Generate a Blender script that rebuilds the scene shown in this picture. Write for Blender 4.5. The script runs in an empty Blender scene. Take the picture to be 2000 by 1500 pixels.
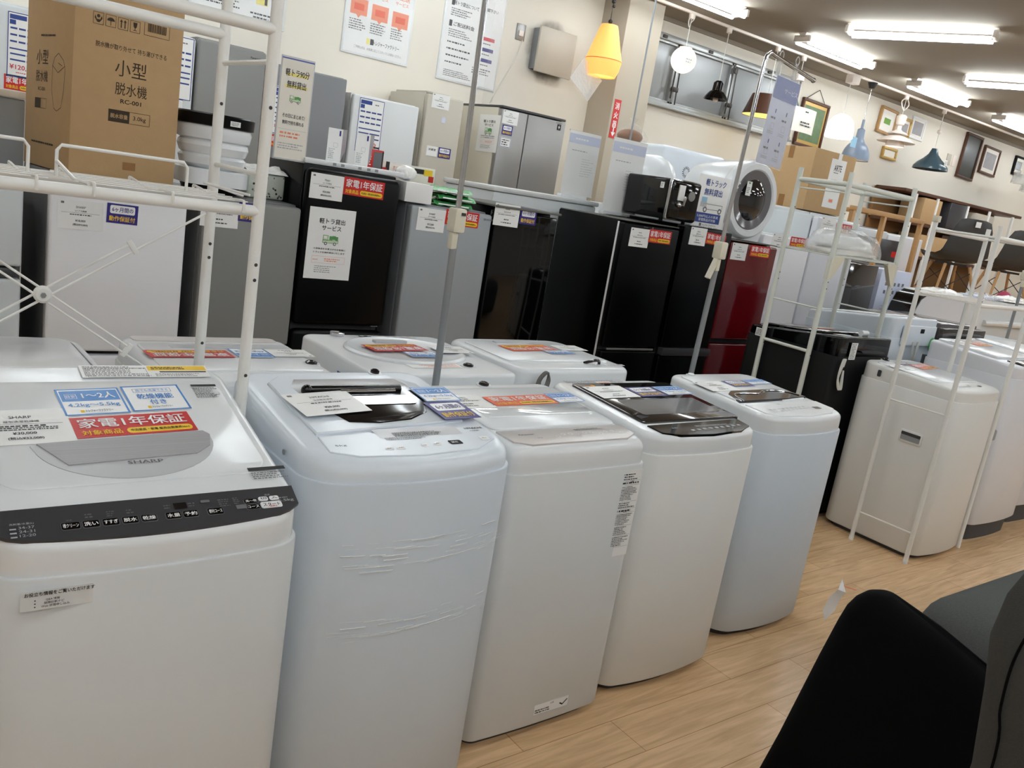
import bpy, bmesh, math, random
from mathutils import Matrix, Vector, Quaternion
random.seed(7)
PI = math.pi
SC = bpy.context.scene
COL = SC.collection

# ------------------------------------------------------------------ camera, world, exposure
cam_data = bpy.data.cameras.new('camera'); cam = bpy.data.objects.new('camera', cam_data); COL.objects.link(cam)
yaw, pit, rol = math.radians(38.97), math.radians(12.95), math.radians(9.41)
fw = Vector((math.sin(yaw)*math.cos(pit), math.cos(yaw)*math.cos(pit), -math.sin(pit)))
rt = Vector((math.cos(yaw), -math.sin(yaw), 0)); up = rt.cross(fw)
rt2 = math.cos(rol)*rt + math.sin(rol)*up; up2 = -math.sin(rol)*rt + math.cos(rol)*up
cam.matrix_world = Matrix(((rt2.x, up2.x, -fw.x, 0), (rt2.y, up2.y, -fw.y, 0), (rt2.z, up2.z, -fw.z, 1.5), (0, 0, 0, 1)))
cam_data.sensor_width = 36; cam_data.lens = 1681.25/2000*36; cam_data.clip_start = 0.05
SC.camera = cam
world = bpy.data.worlds.new('world'); SC.world = world; world.use_nodes = True
world.node_tree.nodes['Background'].inputs[0].default_value = (0.9, 0.95, 1, 1)
world.node_tree.nodes['Background'].inputs[1].default_value = 0.05
SC.view_settings.view_transform = 'Standard'; SC.view_settings.look = 'None'
SC.view_settings.gamma = 1; SC.view_settings.use_curve_mapping = False
SC.view_settings.exposure = 1.8
TUBE_STRENGTH = 9.0

# ------------------------------------------------------------------ materials
def lin(c):
    c /= 255.0
    return c/12.92 if c <= 0.04045 else ((c+0.055)/1.055)**2.4
def rgb(r, g, b): return (lin(r), lin(g), lin(b), 1)
MATS = {}
def mat(name, col, rough=0.5, metal=0.0, emit=0, spec=0.5, noise=0.0, nscale=40, bump=0.0, bscale=200, coat=0, trans=0, alpha=1, stretch=None, ecol=None):
    m = bpy.data.materials.new(name); m.use_nodes = True; nt = m.node_tree; b = nt.nodes['Principled BSDF']
    c = rgb(*col); b.inputs['Base Color'].default_value = c; b.inputs['Roughness'].default_value = rough
    b.inputs['Metallic'].default_value = metal; b.inputs['Specular IOR Level'].default_value = spec
    if coat: b.inputs['Coat Weight'].default_value = coat; b.inputs['Coat Roughness'].default_value = 0.05
    if trans: b.inputs['Transmission Weight'].default_value = trans; b.inputs['IOR'].default_value = 1.1
    if alpha < 1: b.inputs['Alpha'].default_value = alpha
    if emit: b.inputs['Emission Color'].default_value = rgb(*(ecol or col)); b.inputs['Emission Strength'].default_value = emit
    if noise or bump:
        tc = nt.nodes.new('ShaderNodeTexCoord'); mp = nt.nodes.new('ShaderNodeMapping'); nt.links.new(tc.outputs['Object'], mp.inputs[0])
        if stretch: mp.inputs['Scale'].default_value = stretch
        nz = nt.nodes.new('ShaderNodeTexNoise'); nz.inputs['Scale'].default_value = nscale; nz.inputs['Detail'].default_value = 4
        nt.links.new(mp.outputs[0], nz.inputs['Vector'])
        if noise:
            mx = nt.nodes.new('ShaderNodeMix'); mx.data_type = 'RGBA'
            mx.inputs[6].default_value = tuple(min(1, v*(1-noise)) for v in c[:3])+(1,); mx.inputs[7].default_value = tuple(min(1, v*(1+noise)) for v in c[:3])+(1,)
            nt.links.new(nz.outputs['Fac'], mx.inputs[0]); nt.links.new(mx.outputs[2], b.inputs['Base Color'])
        if bump:
            n2 = nt.nodes.new('ShaderNodeTexNoise'); n2.inputs['Scale'].default_value = bscale; n2.inputs['Detail'].default_value = 3
            nt.links.new(mp.outputs[0], n2.inputs['Vector'])
            bp = nt.nodes.new('ShaderNodeBump'); bp.inputs['Strength'].default_value = bump; bp.inputs['Distance'].default_value = 0.01
            nt.links.new(n2.outputs['Fac'], bp.inputs['Height']); nt.links.new(bp.outputs[0], b.inputs['Normal'])
    MATS[name] = m; return m
# white goods
mat('plastic_white', (231, 234, 236), 0.22, noise=0.01); mat('plastic_cool', (226, 234, 242), 0.25, noise=0.01)
mat('paint_white', (218, 221, 222), 0.38, noise=0.01); mat('paint_cool', (210, 219, 228), 0.4, noise=0.01); mat('paint_warm', (230, 230, 227), 0.42, noise=0.01)
mat('paint_lilac', (226, 228, 234), 0.3, noise=0.01)
mat('clear_lid', (225, 230, 232), 0.06, spec=0.6, coat=0.5, noise=0.01)
mat('panel_beige', (212, 206, 203), 0.3, noise=0.01); mat('panel_gray', (196, 197, 200), 0.3, noise=0.01)
mat('panel_dark', (62, 62, 66), 0.28, noise=0.03); mat('lid_dark', (38, 34, 32), 0.06, coat=0.6, noise=0.03)
mat('smoke_black', (26, 22, 22), 0.12, noise=0.05); mat('black_gloss', (3, 3, 4), 0.06, coat=0.12, spec=0.4, noise=0.03); mat('black_satin', (3, 3, 4), 0.3, spec=0.16, noise=0.04)
mat('black_matte', (14, 14, 14), 0.6, spec=0.25, noise=0.05); mat('navy_black', (22, 26, 40), 0.1, noise=0.03)
mat('steel_brush', (150, 150, 148), 0.35, metal=0.6, noise=0.05, nscale=30, stretch=(1, 1, 30)); mat('ribbed_gray', (168, 168, 170), 0.35, noise=0.2, nscale=8, stretch=(0.2, 60, 60))
mat('chrome', (200, 202, 205), 0.12, metal=1.0, noise=0.01); mat('galv', (150, 155, 158), 0.35, metal=0.5, noise=0.03)
mat('gap', (60, 60, 62), 0.7, noise=0.02); mat('gap_light', (150, 152, 154), 0.6, noise=0.02)
mat('dark_base', (70, 72, 76), 0.6, noise=0.03)
# fridges
mat('fridge_white', (240, 240, 243), 0.32, noise=0.02, nscale=6, stretch=(1, 1, 40)); mat('fridge_pale', (210, 215, 217), 0.35, noise=0.01)
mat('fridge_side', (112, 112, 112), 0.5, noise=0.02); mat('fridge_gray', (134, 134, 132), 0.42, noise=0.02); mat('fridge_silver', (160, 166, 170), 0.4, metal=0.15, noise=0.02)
mat('fridge_stain', (150, 148, 146), 0.33, metal=0.5, noise=0.04, nscale=5, stretch=(1, 1, 60)); mat('fridge_midgray', (128, 129, 133), 0.38, noise=0.02)
mat('fridge_beige', (196, 190, 176), 0.4, noise=0.01); mat('fridge_cream', (214, 208, 192), 0.45, noise=0.01); mat('fridge_red', (100, 4, 16), 0.14, coat=0.4, noise=0.04)
mat('top_dust', (104, 104, 98), 0.8, noise=0.12, nscale=60)
# paper and print
mat('paper', (240, 240, 238), 0.35, noise=0.01, spec=0.4); mat('paper_cream', (238, 232, 220), 0.35, noise=0.01); mat('paper_blue', (206, 212, 232), 0.3, noise=0.01)
mat('ink', (34, 34, 36), 0.6, noise=0.02); mat('ink_gray', (110, 110, 112), 0.6, noise=0.02); mat('ink_faint', (176, 178, 182), 0.6, noise=0.02); mat('ink_brown', (58, 44, 26), 0.7, noise=0.02)
mat('tag_red', (206, 36, 34), 0.35, noise=0.02); mat('tag_orange', (232, 92, 48), 0.35, noise=0.02); mat('tag_yellow', (250, 206, 40), 0.4, noise=0.02)
mat('tag_navy', (44, 36, 128), 0.35, noise=0.02); mat('tag_sky', (52, 132, 208), 0.35, noise=0.02); mat('tag_white', (246, 246, 246), 0.35, noise=0.01)
mat('ink_blue', (40, 66, 140), 0.5, noise=0.02); mat('ink_red', (205, 40, 60), 0.5, noise=0.02); mat('ink_green', (90, 160, 90), 0.5, noise=0.02); mat('coral', (240, 140, 104), 0.4, noise=0.02)
mat('pale_green', (206, 222, 190), 0.5, noise=0.02); mat('highlight', (246, 232, 130), 0.5, noise=0.02); mat('sky_pale', (150, 196, 222), 0.5, noise=0.02); mat('poster_blue', (96, 112, 178), 0.2, noise=0.02)
mat('cardboard', (190, 157, 114), 0.85, noise=0.05, nscale=25, bump=0.05); mat('cardboard_light', (200, 166, 118), 0.85, noise=0.05, nscale=25, bump=0.05); mat('tape', (146, 104, 58), 0.4, noise=0.03)
# structure
mat('wall_plain', (222, 220, 216), 0.9, noise=0.02, nscale=3); mat('wall', (234, 228, 215), 0.9, noise=0.02, nscale=3, bump=0.02); mat('ceiling', (146, 136, 122), 0.95, noise=0.03, nscale=120, bump=0.15)
mat('pillar_paint', (188, 179, 163), 0.9, noise=0.02, nscale=3, bump=0.02); mat('alu', (168, 170, 168), 0.35, metal=0.5, noise=0.03); mat('alu_dark', (70, 64, 60), 0.45, metal=0.3, noise=0.03)
mat('glass_frost', (150, 152, 152), 0.22, noise=0.03, nscale=4)
mat('rack_white', (238, 238, 234), 0.35, noise=0.01); mat('rack_green', (218, 222, 214), 0.4, noise=0.01); mat('clip_ivory', (222, 216, 196), 0.45, noise=0.02)
mat('wood', (188, 146, 96), 0.5, noise=0.15, nscale=8, stretch=(1, 1, 8)); mat('wood_dark', (84, 50, 32), 0.45, noise=0.15, nscale=8); mat('brown_panel', (134, 96, 54), 0.7, noise=0.06)
mat('chair_shell', (58, 58, 58), 0.5, noise=0.03); mat('fabric_black', (11, 11, 12), 0.95, spec=0.1, noise=0.3, nscale=300, bump=0.3, bscale=900); mat('fabric_dark', (74, 74, 72), 0.95, spec=0.1, noise=0.15, nscale=300, bump=0.3, bscale=800)
mat('fabric_gray', (92, 94, 92), 0.95, spec=0.1, noise=0.2, nscale=200, bump=0.4, bscale=500)
mat('film', (245, 247, 250), 0.08, trans=1.0, noise=0.0); mat('film_white', (240, 240, 236), 0.15, bump=0.8, bscale=25, noise=0.05, nscale=20); mat('film_clear', (236, 238, 240), 0.12, alpha=0.35, bump=0.6, bscale=40)
mat('bag_green', (80, 170, 96), 0.25, noise=0.25, nscale=14, bump=0.5, bscale=30); mat('spot_film', (206, 212, 200), 0.2, noise=0.04, bump=0.5, bscale=30)
mat('pink', (220, 90, 130), 0.5, noise=0.05); mat('cord_gray', (110, 108, 104), 0.5, noise=0.02); mat('cord_white', (222, 222, 214), 0.5, noise=0.02); mat('cord_black', (24, 22, 22), 0.5, noise=0.02)
mat('teal', (70, 92, 104), 0.2, noise=0.03); mat('bluegray', (118, 132, 152), 0.35, noise=0.03); mat('bulb', (255, 240, 215), emit=2, noise=0); mat('shade_lit', (255, 250, 244), 0.5, emit=1.0); mat('shade_globe', (255, 236, 214), 0.5, emit=0.5)
mat('shade_orange', (250, 190, 110), 0.7, emit=0.24, ecol=(255, 176, 84)); mat('shade_inner', (255, 225, 120), 0.5, emit=0.42, ecol=(255, 214, 110)); mat('lamp_white', (240, 228, 218), 0.4, noise=0.01)
mat('dark_glass', (30, 28, 30), 0.04, coat=0.5, noise=0.02); mat('gray_glass', (110, 108, 110), 0.08, noise=0.02); mat('green_art', (96, 120, 84), 0.5, noise=0.3, nscale=20); mat('art_green', (120, 170, 70), 0.6, noise=0.1); mat('art_gray', (160, 156, 160), 0.5, noise=0.2, nscale=15); mat('board_dark', (56, 56, 50), 0.25, noise=0.1)
mat('gold', (196, 160, 90), 0.4, metal=0.3, noise=0.1); mat('tube_lit', (255, 250, 248), emit=TUBE_STRENGTH, ecol=(238, 248, 255)); mat('film_thin', (240, 242, 244), 0.08, alpha=0.12, bump=0.6, bscale=12); mat('fixture', (214, 206, 196), 0.5, noise=0.01)
mat('clear_glass', (235, 238, 238), 0.05, alpha=0.3, noise=0.02); mat('bread', (150, 100, 60), 0.6, noise=0.2)
def floor_mat():
    m = bpy.data.materials.new('oak_floor'); m.use_nodes = True; nt = m.node_tree; b = nt.nodes['Principled BSDF']; L = nt.links
    tc = nt.nodes.new('ShaderNodeTexCoord')
    br = nt.nodes.new('ShaderNodeTexBrick'); br.offset = 0.37; br.inputs['Scale'].default_value = 1; br.inputs['Brick Width'].default_value = 0.9; br.inputs['Row Height'].default_value = 0.15
    br.inputs['Mortar Size'].default_value = 0.0012; br.inputs['Color1'].default_value = rgb(238, 202, 159); br.inputs['Color2'].default_value = rgb(226, 190, 147); br.inputs['Mortar'].default_value = rgb(176, 136, 96)
    L.new(tc.outputs['Object'], br.inputs['Vector'])
    mp = nt.nodes.new('ShaderNodeMapping'); mp.inputs['Scale'].default_value = (1.2, 14, 1); L.new(tc.outputs['Object'], mp.inputs[0])
    nz = nt.nodes.new('ShaderNodeTexNoise'); nz.inputs['Scale'].default_value = 3; nz.inputs['Detail'].default_value = 6; nz.inputs['Distortion'].default_value = 1.2; L.new(mp.outputs[0], nz.inputs['Vector'])
    rp = nt.nodes.new('ShaderNodeValToRGB'); rp.color_ramp.elements[0].position = 0.3; rp.color_ramp.elements[0].color = (0.72, 0.66, 0.58, 1); rp.color_ramp.elements[1].position = 0.7; rp.color_ramp.elements[1].color = (1.06, 1.04, 1.02, 1); L.new(nz.outputs['Fac'], rp.inputs[0])
    mx = nt.nodes.new('ShaderNodeMix'); mx.data_type = 'RGBA'; mx.blend_type = 'MULTIPLY'; mx.inputs[0].default_value = 0.8
    L.new(br.outputs['Color'], mx.inputs[6]); L.new(rp.outputs[0], mx.inputs[7]); L.new(mx.outputs[2], b.inputs['Base Color'])
    b.inputs['Roughness'].default_value = 0.22; b.inputs['Specular IOR Level'].default_value = 0.4; MATS['oak_floor'] = m
floor_mat()

def soot_mat():
    m = bpy.data.materials.new('soot'); m.use_nodes = True; nt = m.node_tree; b = nt.nodes['Principled BSDF']; L = nt.links
    b.inputs['Base Color'].default_value = rgb(70, 62, 54); b.inputs['Roughness'].default_value = 0.95
    tc = nt.nodes.new('ShaderNodeTexCoord'); mp = nt.nodes.new('ShaderNodeMapping'); mp.inputs['Scale'].default_value = (3.2, 0.0, 2.9); L.new(tc.outputs['Object'], mp.inputs[0])
    gr = nt.nodes.new('ShaderNodeTexGradient'); gr.gradient_type = 'SPHERICAL'; L.new(mp.outputs[0], gr.inputs[0])
    nz = nt.nodes.new('ShaderNodeTexNoise'); nz.inputs['Scale'].default_value = 9; nz.inputs['Detail'].default_value = 5; L.new(tc.outputs['Object'], nz.inputs['Vector'])
    mu = nt.nodes.new('ShaderNodeMath'); mu.operation = 'MULTIPLY'; L.new(gr.outputs['Fac'], mu.inputs[0]); L.new(nz.outputs['Fac'], mu.inputs[1])
    rp = nt.nodes.new('ShaderNodeValToRGB'); rp.color_ramp.elements[0].position = 0.06; rp.color_ramp.elements[0].color = (0, 0, 0, 1); rp.color_ramp.elements[1].position = 0.4; rp.color_ramp.elements[1].color = (1, 1, 1, 1)
    L.new(mu.outputs[0], rp.inputs[0]); L.new(rp.outputs[0], b.inputs['Alpha']); MATS['soot'] = m
soot_mat()

# ------------------------------------------------------------------ mesh building
def rrect(w, d, r, n=6, sub=0):
    r = min(r, w/2-1e-4, d/2-1e-4); pts = []
    for cx, cy, a0 in ((w/2-r, -d/2+r, -PI/2), (w/2-r, d/2-r, 0), (-w/2+r, d/2-r, PI/2), (-w/2+r, -d/2+r, PI)):
        for i in range(n+1):
            a = a0 + PI/2*i/n; pts.append((cx+r*math.cos(a), cy+r*math.sin(a)))
    if sub:
        out = []
        for i, p in enumerate(pts):
            q = pts[(i+1) % len(pts)]; out.append(p)
            if i % (n+1) == n:
                for k in range(1, sub): out.append((p[0]+(q[0]-p[0])*k/sub, p[1]+(q[1]-p[1])*k/sub))
        pts = out
    return pts
def frame(o, u, v):
    u = Vector(u).normalized(); v = Vector(v).normalized(); n = u.cross(v)
    return Matrix(((u.x, v.x, n.x, o[0]), (u.y, v.y, n.y, o[1]), (u.z, v.z, n.z, o[2]), (0, 0, 0, 1)))
def F_front(x, y, z): return frame((x, y, z), (1, 0, 0), (0, 0, 1))
def F_left(x, y, z): return frame((x, y, z), (0, -1, 0), (0, 0, 1))
def F_back(x, y, z): return frame((x, y, z), (-1, 0, 0), (0, 0, 1))
def F_top(x, y, z, a=0.0, rz=0.0): return Matrix.Translation((x, y, z)) @ Matrix.Rotation(a, 4, 'X') @ Matrix.Rotation(rz, 4, 'Z')
class MB:
    def __init__(s): s.v = []; s.f = []; s.m = []; s.names = []; s.M = Matrix.Identity(4)
    def mi(s, name):
        if name not in s.names: s.names.append(name)
        return s.names.index(name)
    def add(s, verts, faces, m, M=None):
        T = s.M @ M if M is not None else s.M
        o = len(s.v); s.v += [tuple(T @ Vector(p)) for p in verts]; k = s.mi(m)
        for f in faces: s.f.append([o+i for i in f]); s.m.append(k)
        return s
    def box(s, c, d, m, bev=0.0, seg=2, M=None):
        x, y, z = d[0]/2, d[1]/2, d[2]/2
        vs = [(a*x, b*y, e*z) for a in (-1, 1) for b in (-1, 1) for e in (-1, 1)]
        fs = [(0, 1, 3, 2), (4, 6, 7, 5), (0, 4, 5, 1), (2, 3, 7, 6), (0, 2, 6, 4), (1, 5, 7, 3)]
        T = Matrix.Translation(c); T = M @ T if M is not None else T
        if bev <= 0: return s.add(vs, fs, m, T)
        bm = bmesh.new(); bv = [bm.verts.new(p) for p in vs]
        for f in fs: bm.faces.new([bv[i] for i in f])
        bmesh.ops.bevel(bm, geom=bm.edges[:], offset=min(bev, 0.49*min(d)), segments=seg, profile=0.5, affect='EDGES')
        bm.verts.index_update()
        s.add([v.co[:] for v in bm.verts], [[v.index for v in f.verts] for f in bm.faces], m, T); bm.free(); return s
    def loft(s, rings, m, cap0=True, cap1=True, M=None, closed=True):
        n = len(rings[0]); vs = [p for r in rings for p in r]; fs = []
        for i in range(len(rings)-1):
            for j in range(n if closed else n-1):
                a = i*n+j; b = i*n+(j+1) % n; fs.append((a, b, b+n, a+n))
        if cap0: fs.append(tuple(reversed(range(n))))
        if cap1: fs.append(tuple(range((len(rings)-1)*n, len(rings)*n)))
        return s.add(vs, fs, m, M)
    def prism(s, poly, z0, z1, m, M=None, bev=0.0):
        if bev:
            cx = sum(p[0] for p in poly)/len(poly); cy = sum(p[1] for p in poly)/len(poly)
            w = max(abs(p[0]-cx) for p in poly); h = max(abs(p[1]-cy) for p in poly)
            ins = [(cx+(x-cx)*(1-bev/w), cy+(y-cy)*(1-bev/h)) for x, y in poly]
            return s.loft([[(x, y, z0) for x, y in poly], [(x, y, z1-bev*0.7) for x, y in poly], [(x, y, z1) for x, y in ins]], m, M=M)
        return s.loft([[(x, y, z0) for x, y in poly], [(x, y, z1) for x, y in poly]], m, M=M)
    def lathe(s, prof, m, n=32, M=None, cap0=True, cap1=True):
        return s.loft([[(r*math.cos(2*PI*i/n), r*math.sin(2*PI*i/n), z) for i in range(n)] for r, z in prof], m, cap0, cap1, M)
    def cyl(s, a, b, r, m, n=12, r2=None):
        a, b = Vector(a), Vector(b); d = b-a; q = d.to_track_quat('Z', 'Y').to_matrix().to_4x4(); q.translation = a
        return s.lathe([(r, 0), (r2 or r, d.length)], m, n, M=q)
    def tube(s, pts, r, m, n=8, closed=False):
        P = [Vector(p) for p in pts]; k = len(P); rings = []; prev = None
        for i in range(k):
            if closed: t = (P[(i+1) % k]-P[i-1]).normalized()
            else: t = (P[min(i+1, k-1)]-P[max(i-1, 0)]).normalized()
            if prev is None:
                ref = Vector((0, 0, 1)) if abs(t.z) < 0.9 else Vector((1, 0, 0)); u = t.cross(ref).normalized()
            else:
                u = (prev - t*prev.dot(t))
                u = u.normalized() if u.length > 1e-6 else t.orthogonal().normalized()
            prev = u; w = t.cross(u)
            rings.append([tuple(P[i]+r*(math.cos(2*PI*j/n)*u+math.sin(2*PI*j/n)*w)) for j in range(n)])
        if closed: rings.append(rings[0]); return s.loft(rings, m, False, False)
        return s.loft(rings, m)
    def sphere(s, c, r, m, n=20, k=12, sc=(1, 1, 1)):
        return s.loft([[(c[0]+sc[0]*r*math.sin(PI*i/k)*math.cos(2*PI*j/n), c[1]+sc[1]*r*math.sin(PI*i/k)*math.sin(2*PI*j/n), c[2]-sc[2]*r*math.cos(PI*i/k)) for j in range(n)] for i in [0.02]+list(range(1, k))+[k-0.02]], m)
    def build(s, name, parent=None, label=None, smooth=35):
        me = bpy.data.meshes.new(name); me.from_pydata(s.v, [], s.f)
        for n in s.names: me.materials.append(MATS[n])
        me.polygons.foreach_set('material_index', s.m); me.polygons.foreach_set('use_smooth', [True]*len(s.f))
        me.update(); me.set_sharp_from_angle(angle=math.radians(smooth))
        o = bpy.data.objects.new(name, me); COL.objects.link(o)
        if parent: o.parent = parent
        if label: o['label'] = label
        return o
def smooth_path(pts, k=6):
    P = [Vector(p) for p in pts]; out = []
    for i in range(len(P)-1):
        p0 = P[max(i-1, 0)]; p1 = P[i]; p2 = P[i+1]; p3 = P[min(i+2, len(P)-1)]
        for j in range(k):
            t = j/k; out.append(0.5*((2*p1)+(p2-p0)*t+(2*p0-5*p1+4*p2-p3)*t*t+(3*p1-p0-3*p2+p3)*t**3))
    out.append(P[-1]); return out
def thing(name, label, cat, loc=(0, 0, 0), rz=0.0, group=None):
    o = bpy.data.objects.new(name, None); COL.objects.link(o); o.location = loc; o.rotation_euler = (0, 0, rz); o.empty_display_size = 0.1
    o['label'] = label; o['category'] = cat
    if group: o['group'] = group
    return o
def tag(o, label, cat, group=None, loc=None, rz=None):
    o['label'] = label; o['category'] = cat
    if group: o['group'] = group
    if loc: o.location = loc
    if rz: o.rotation_euler = (0, 0, rz)
    return o
def struct(o, label=None):
    o['kind'] = 'structure'
    if label: o['label'] = label
    return o
def copy_tree(o, parent=None):
    c = o.copy(); COL.objects.link(c)
    if parent: c.parent = parent
    for ch in list(o.children): copy_tree(ch, c)
    return c

# ------------------------------------------------------------------ lettering and flat print
_tc = {}
def glyphs(s, bold):
    if (s, bold) in _tc: return _tc[(s, bold)]
    cu = bpy.data.curves.new('t', 'FONT'); cu.body = s; cu.size = 1; cu.resolution_u = 2
    ob = bpy.data.objects.new('t', cu); me = ob.to_mesh()
    vs = [v.co[:] for v in me.vertices]; fs = [list(p.vertices) for p in me.polygons]
    ob.to_mesh_clear(); bpy.data.objects.remove(ob); bpy.data.curves.remove(cu)
    if not vs: vs = [(0, 0, 0), (1, 0, 0), (1, 1, 0)]; fs = [[0, 1, 2]]
    if bold:
        n = len(vs); sh = ((0.014, 0.01), (-0.014, 0.01), (0.014, -0.01), (-0.014, -0.01)); base = vs; bf = fs
        vs = [(v[0]+a, v[1]+b, 0.00007*k) for k, (a, b) in enumerate(sh) for v in base]; fs = [[i+n*k for i in f] for k in range(4) for f in bf]
    x0 = min(v[0] for v in vs); x1 = max(v[0] for v in vs); y0 = min(v[1] for v in vs); y1 = max(v[1] for v in vs)
    r = ([((v[0]-(x0+x1)/2)/(x1-x0), (v[1]-(y0+y1)/2)/max(y1-y0, 1e-6), v[2]) for v in vs], fs, (x1-x0)/max(y1-y0, 1e-6)); _tc[(s, bold)] = r; return r
LAY = 0.0005
class Flat:
    def __init__(s): s.it = []
    def rect(s, cx, cy, w, h, m, lay=1, r=0, t=None):
        p = rrect(w, h, r, 3) if r else [(-w/2, -h/2), (w/2, -h/2), (w/2, h/2), (-w/2, h/2)]
        s.it.append(([(cx+x, cy+y) for x, y in p], None, m, lay, t)); return s
    def poly(s, pts, m, lay=1): s.it.append((list(pts), None, m, lay, None)); return s
    def text(s, st, cx, cy, w, h, m, bold=False, lay=2):
        vs, fs, asp = glyphs(st, bold)
        if w is None: w = h*asp
        s.it.append(([(cx+x*w, cy+y*h, z) for x, y, z in vs], fs, m, lay, None)); return s
    def frame(s, cx, cy, w, h, t, m, lay=2):
        for a, b, c, d in ((0, h/2-t/2, w, t), (0, -h/2+t/2, w, t), (-w/2+t/2, 0, t, h), (w/2-t/2, 0, t, h)): s.rect(cx+a, cy+b, c, d, m, lay)
        return s
    def micro(s, cx, cy, w, h, rows, m, lay=2, fill=0.55, seed=1, center=False):
        R = random.Random(seed+rows*17); rh = h/rows
        for i in range(rows):
            y = cy+h/2-rh*(i+0.5); L = w*(R.uniform(0.6, 1.0)); x = cx-L/2 if center else cx-w/2; x1 = x+L
            while x < x1:
                d = R.uniform(0.4, 1.6)*rh*0.8; d = min(d, x1-x)
                if d > 0.0005: s.rect(x+d/2, y, d, rh*fill*R.uniform(0.7, 1), m, lay)
                x += d+rh*R.uniform(0.15, 0.4)
        return s
    def put(s, mb, M, k=1.0):
        for pts, fs, m, lay, t in s.it:
            z = lay*LAY
            if fs is None:
                if lay == 0 or t:
                    mb.prism([(x*k, y*k) for x, y in pts], 0.0 if lay == 0 else 0, (t or 0.0006), m, M=M)
                else: mb.add([(x*k, y*k, z+0.0003) for x, y in pts], [list(range(len(pts)))], m, M)
            else: mb.add([(x*k, y*k, z+0.0003+dz) for x, y, dz in pts], fs, m, M)
        return mb
def print_on(o, F, M, k=1.0):             # surface print becomes part of the mesh it is printed on
    mb = F.put(MB(), M, k); me = o.data; idx = []
    for n in mb.names:
        if n not in [m.name for m in me.materials]: me.materials.append(MATS[n])
        idx.append([m.name for m in me.materials].index(n))
    bm = bmesh.new(); bm.from_mesh(me); vs = [bm.verts.new(p) for p in mb.v]
    for f, mi in zip(mb.f, mb.m):
        try: fc = bm.faces.new([vs[i] for i in f])
        except ValueError: continue
        fc.material_index = idx[mi]
    bm.to_mesh(me); bm.free(); return o
ONTO = ('panel_print', 'front_print', 'side_print', 'print', 'spots', 'holes', 'vent_holes')
def flat_part(name, F, M, parent, k=1.0, label=None):
    if name in ONTO: return print_on(parent if parent.type == 'MESH' else [c for c in COL.objects if c.parent == parent and c.type == 'MESH'][0], F, M, k)
    return F.put(MB(), M, k).build(name, parent, label)

def price_card(brand, price, tax, kind='2ドア冷蔵庫', w=0.157, h=0.108, seed=1):
    F = Flat().rect(0, 0, w, h, 'paper', 0)
    F.rect(-w*0.4, h*0.4, w*0.07, h*0.07, 'ink_gray', 1, 0.001)
    if not brand:                                # too far off to read: only the lines of print show
        F.micro(0, h*0.27, w*0.25, h*0.07, 1, 'ink', seed=seed, center=True); F.micro(0, h*0.14, w*0.3, h*0.06, 1, 'ink', seed=seed+1, center=True); F.rect(0, h*0.07, w*0.84, 0.0008, 'ink', 1); F.micro(0, h*0.01, w*0.7, h*0.06, 1, 'ink', seed=seed+2, center=True)
        F.micro(0, -h*0.2, w*0.28, h*0.09, 1, 'ink', seed=seed+3, center=True); F.micro(0, -h*0.34, w*0.42, h*0.09, 1, 'ink', seed=seed+4, center=True); return F
    F.text(brand, 0, h*0.27, None, h*0.075, 'ink'); F.text(kind, 0, h*0.14, None, h*0.065, 'ink'); F.rect(0, h*0.07, w*0.84, 0.0008, 'ink', 1)
    F.micro(0, h*0.01, w*0.7, h*0.07, 1, 'ink', seed=seed, center=True)
    F.text(price, 0, -h*0.2, None, h*0.085, 'ink', True); F.text(tax, 0, -h*0.34, None, h*0.09, 'ink', True); return F
def red_tag(m='tag_red', w=0.2, h=0.075):
    F = Flat().rect(0, 0, w, h, m, 0); F.text('家電1年保証', 0, h*0.17, w*0.9, h*0.46, 'tag_white', True)
    F.text('対象商品', -w*0.29, -h*0.29, w*0.32, h*0.24, 'tag_yellow', True); F.rect(w*0.19, -h*0.29, w*0.56, h*0.27, 'tag_yellow', 1, h*0.12)
    F.text('中古家具・家電 販売台数業界No.1', w*0.19, -h*0.29, w*0.5, h*0.12, 'ink', True); return F
def navy_tag(w=0.11, h=0.08):
    F = Flat().rect(0, 0, w, h, 'tag_navy', 0); F.rect(0, h*0.2, w*0.8, h*0.42, 'tag_white', 1, 0.006); F.text('6ヶ月間の', 0, h*0.2, w*0.68, h*0.24, 'tag_navy', True)
    F.text('動作保証付', 0, -h*0.26, w*0.84, h*0.27, 'tag_yellow', True); return F
def sky_tag(size='1〜2人', kg='4.2kg〜5.5kg', w=0.118, h=0.1):
    F = Flat().rect(0, 0, w, h, 'tag_white', 0); F.frame(0, 0, w, h, 0.004, 'tag_sky', 1); F.rect(0, h*0.22, w*0.9, h*0.4, 'tag_sky', 1)
    F.frame(-w*0.3, h*0.2, w*0.18, h*0.18, 0.001, 'tag_white', 2); F.text('目安', -w*0.3, h*0.2, w*0.14, h*0.11, 'tag_white'); F.text(size, w*0.13, h*0.22, w*0.52, h*0.24, 'tag_white', True)
    F.text(kg, 0, -h*0.15, w*0.8, h*0.16, 'tag_sky', True); F.text('トレジャーファクトリー', w*0.04, -h*0.36, w*0.42, h*0.09, 'ink', True); F.rect(-w*0.22, -h*0.36, w*0.06, h*0.1, 'tag_yellow', 1); return F
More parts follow.
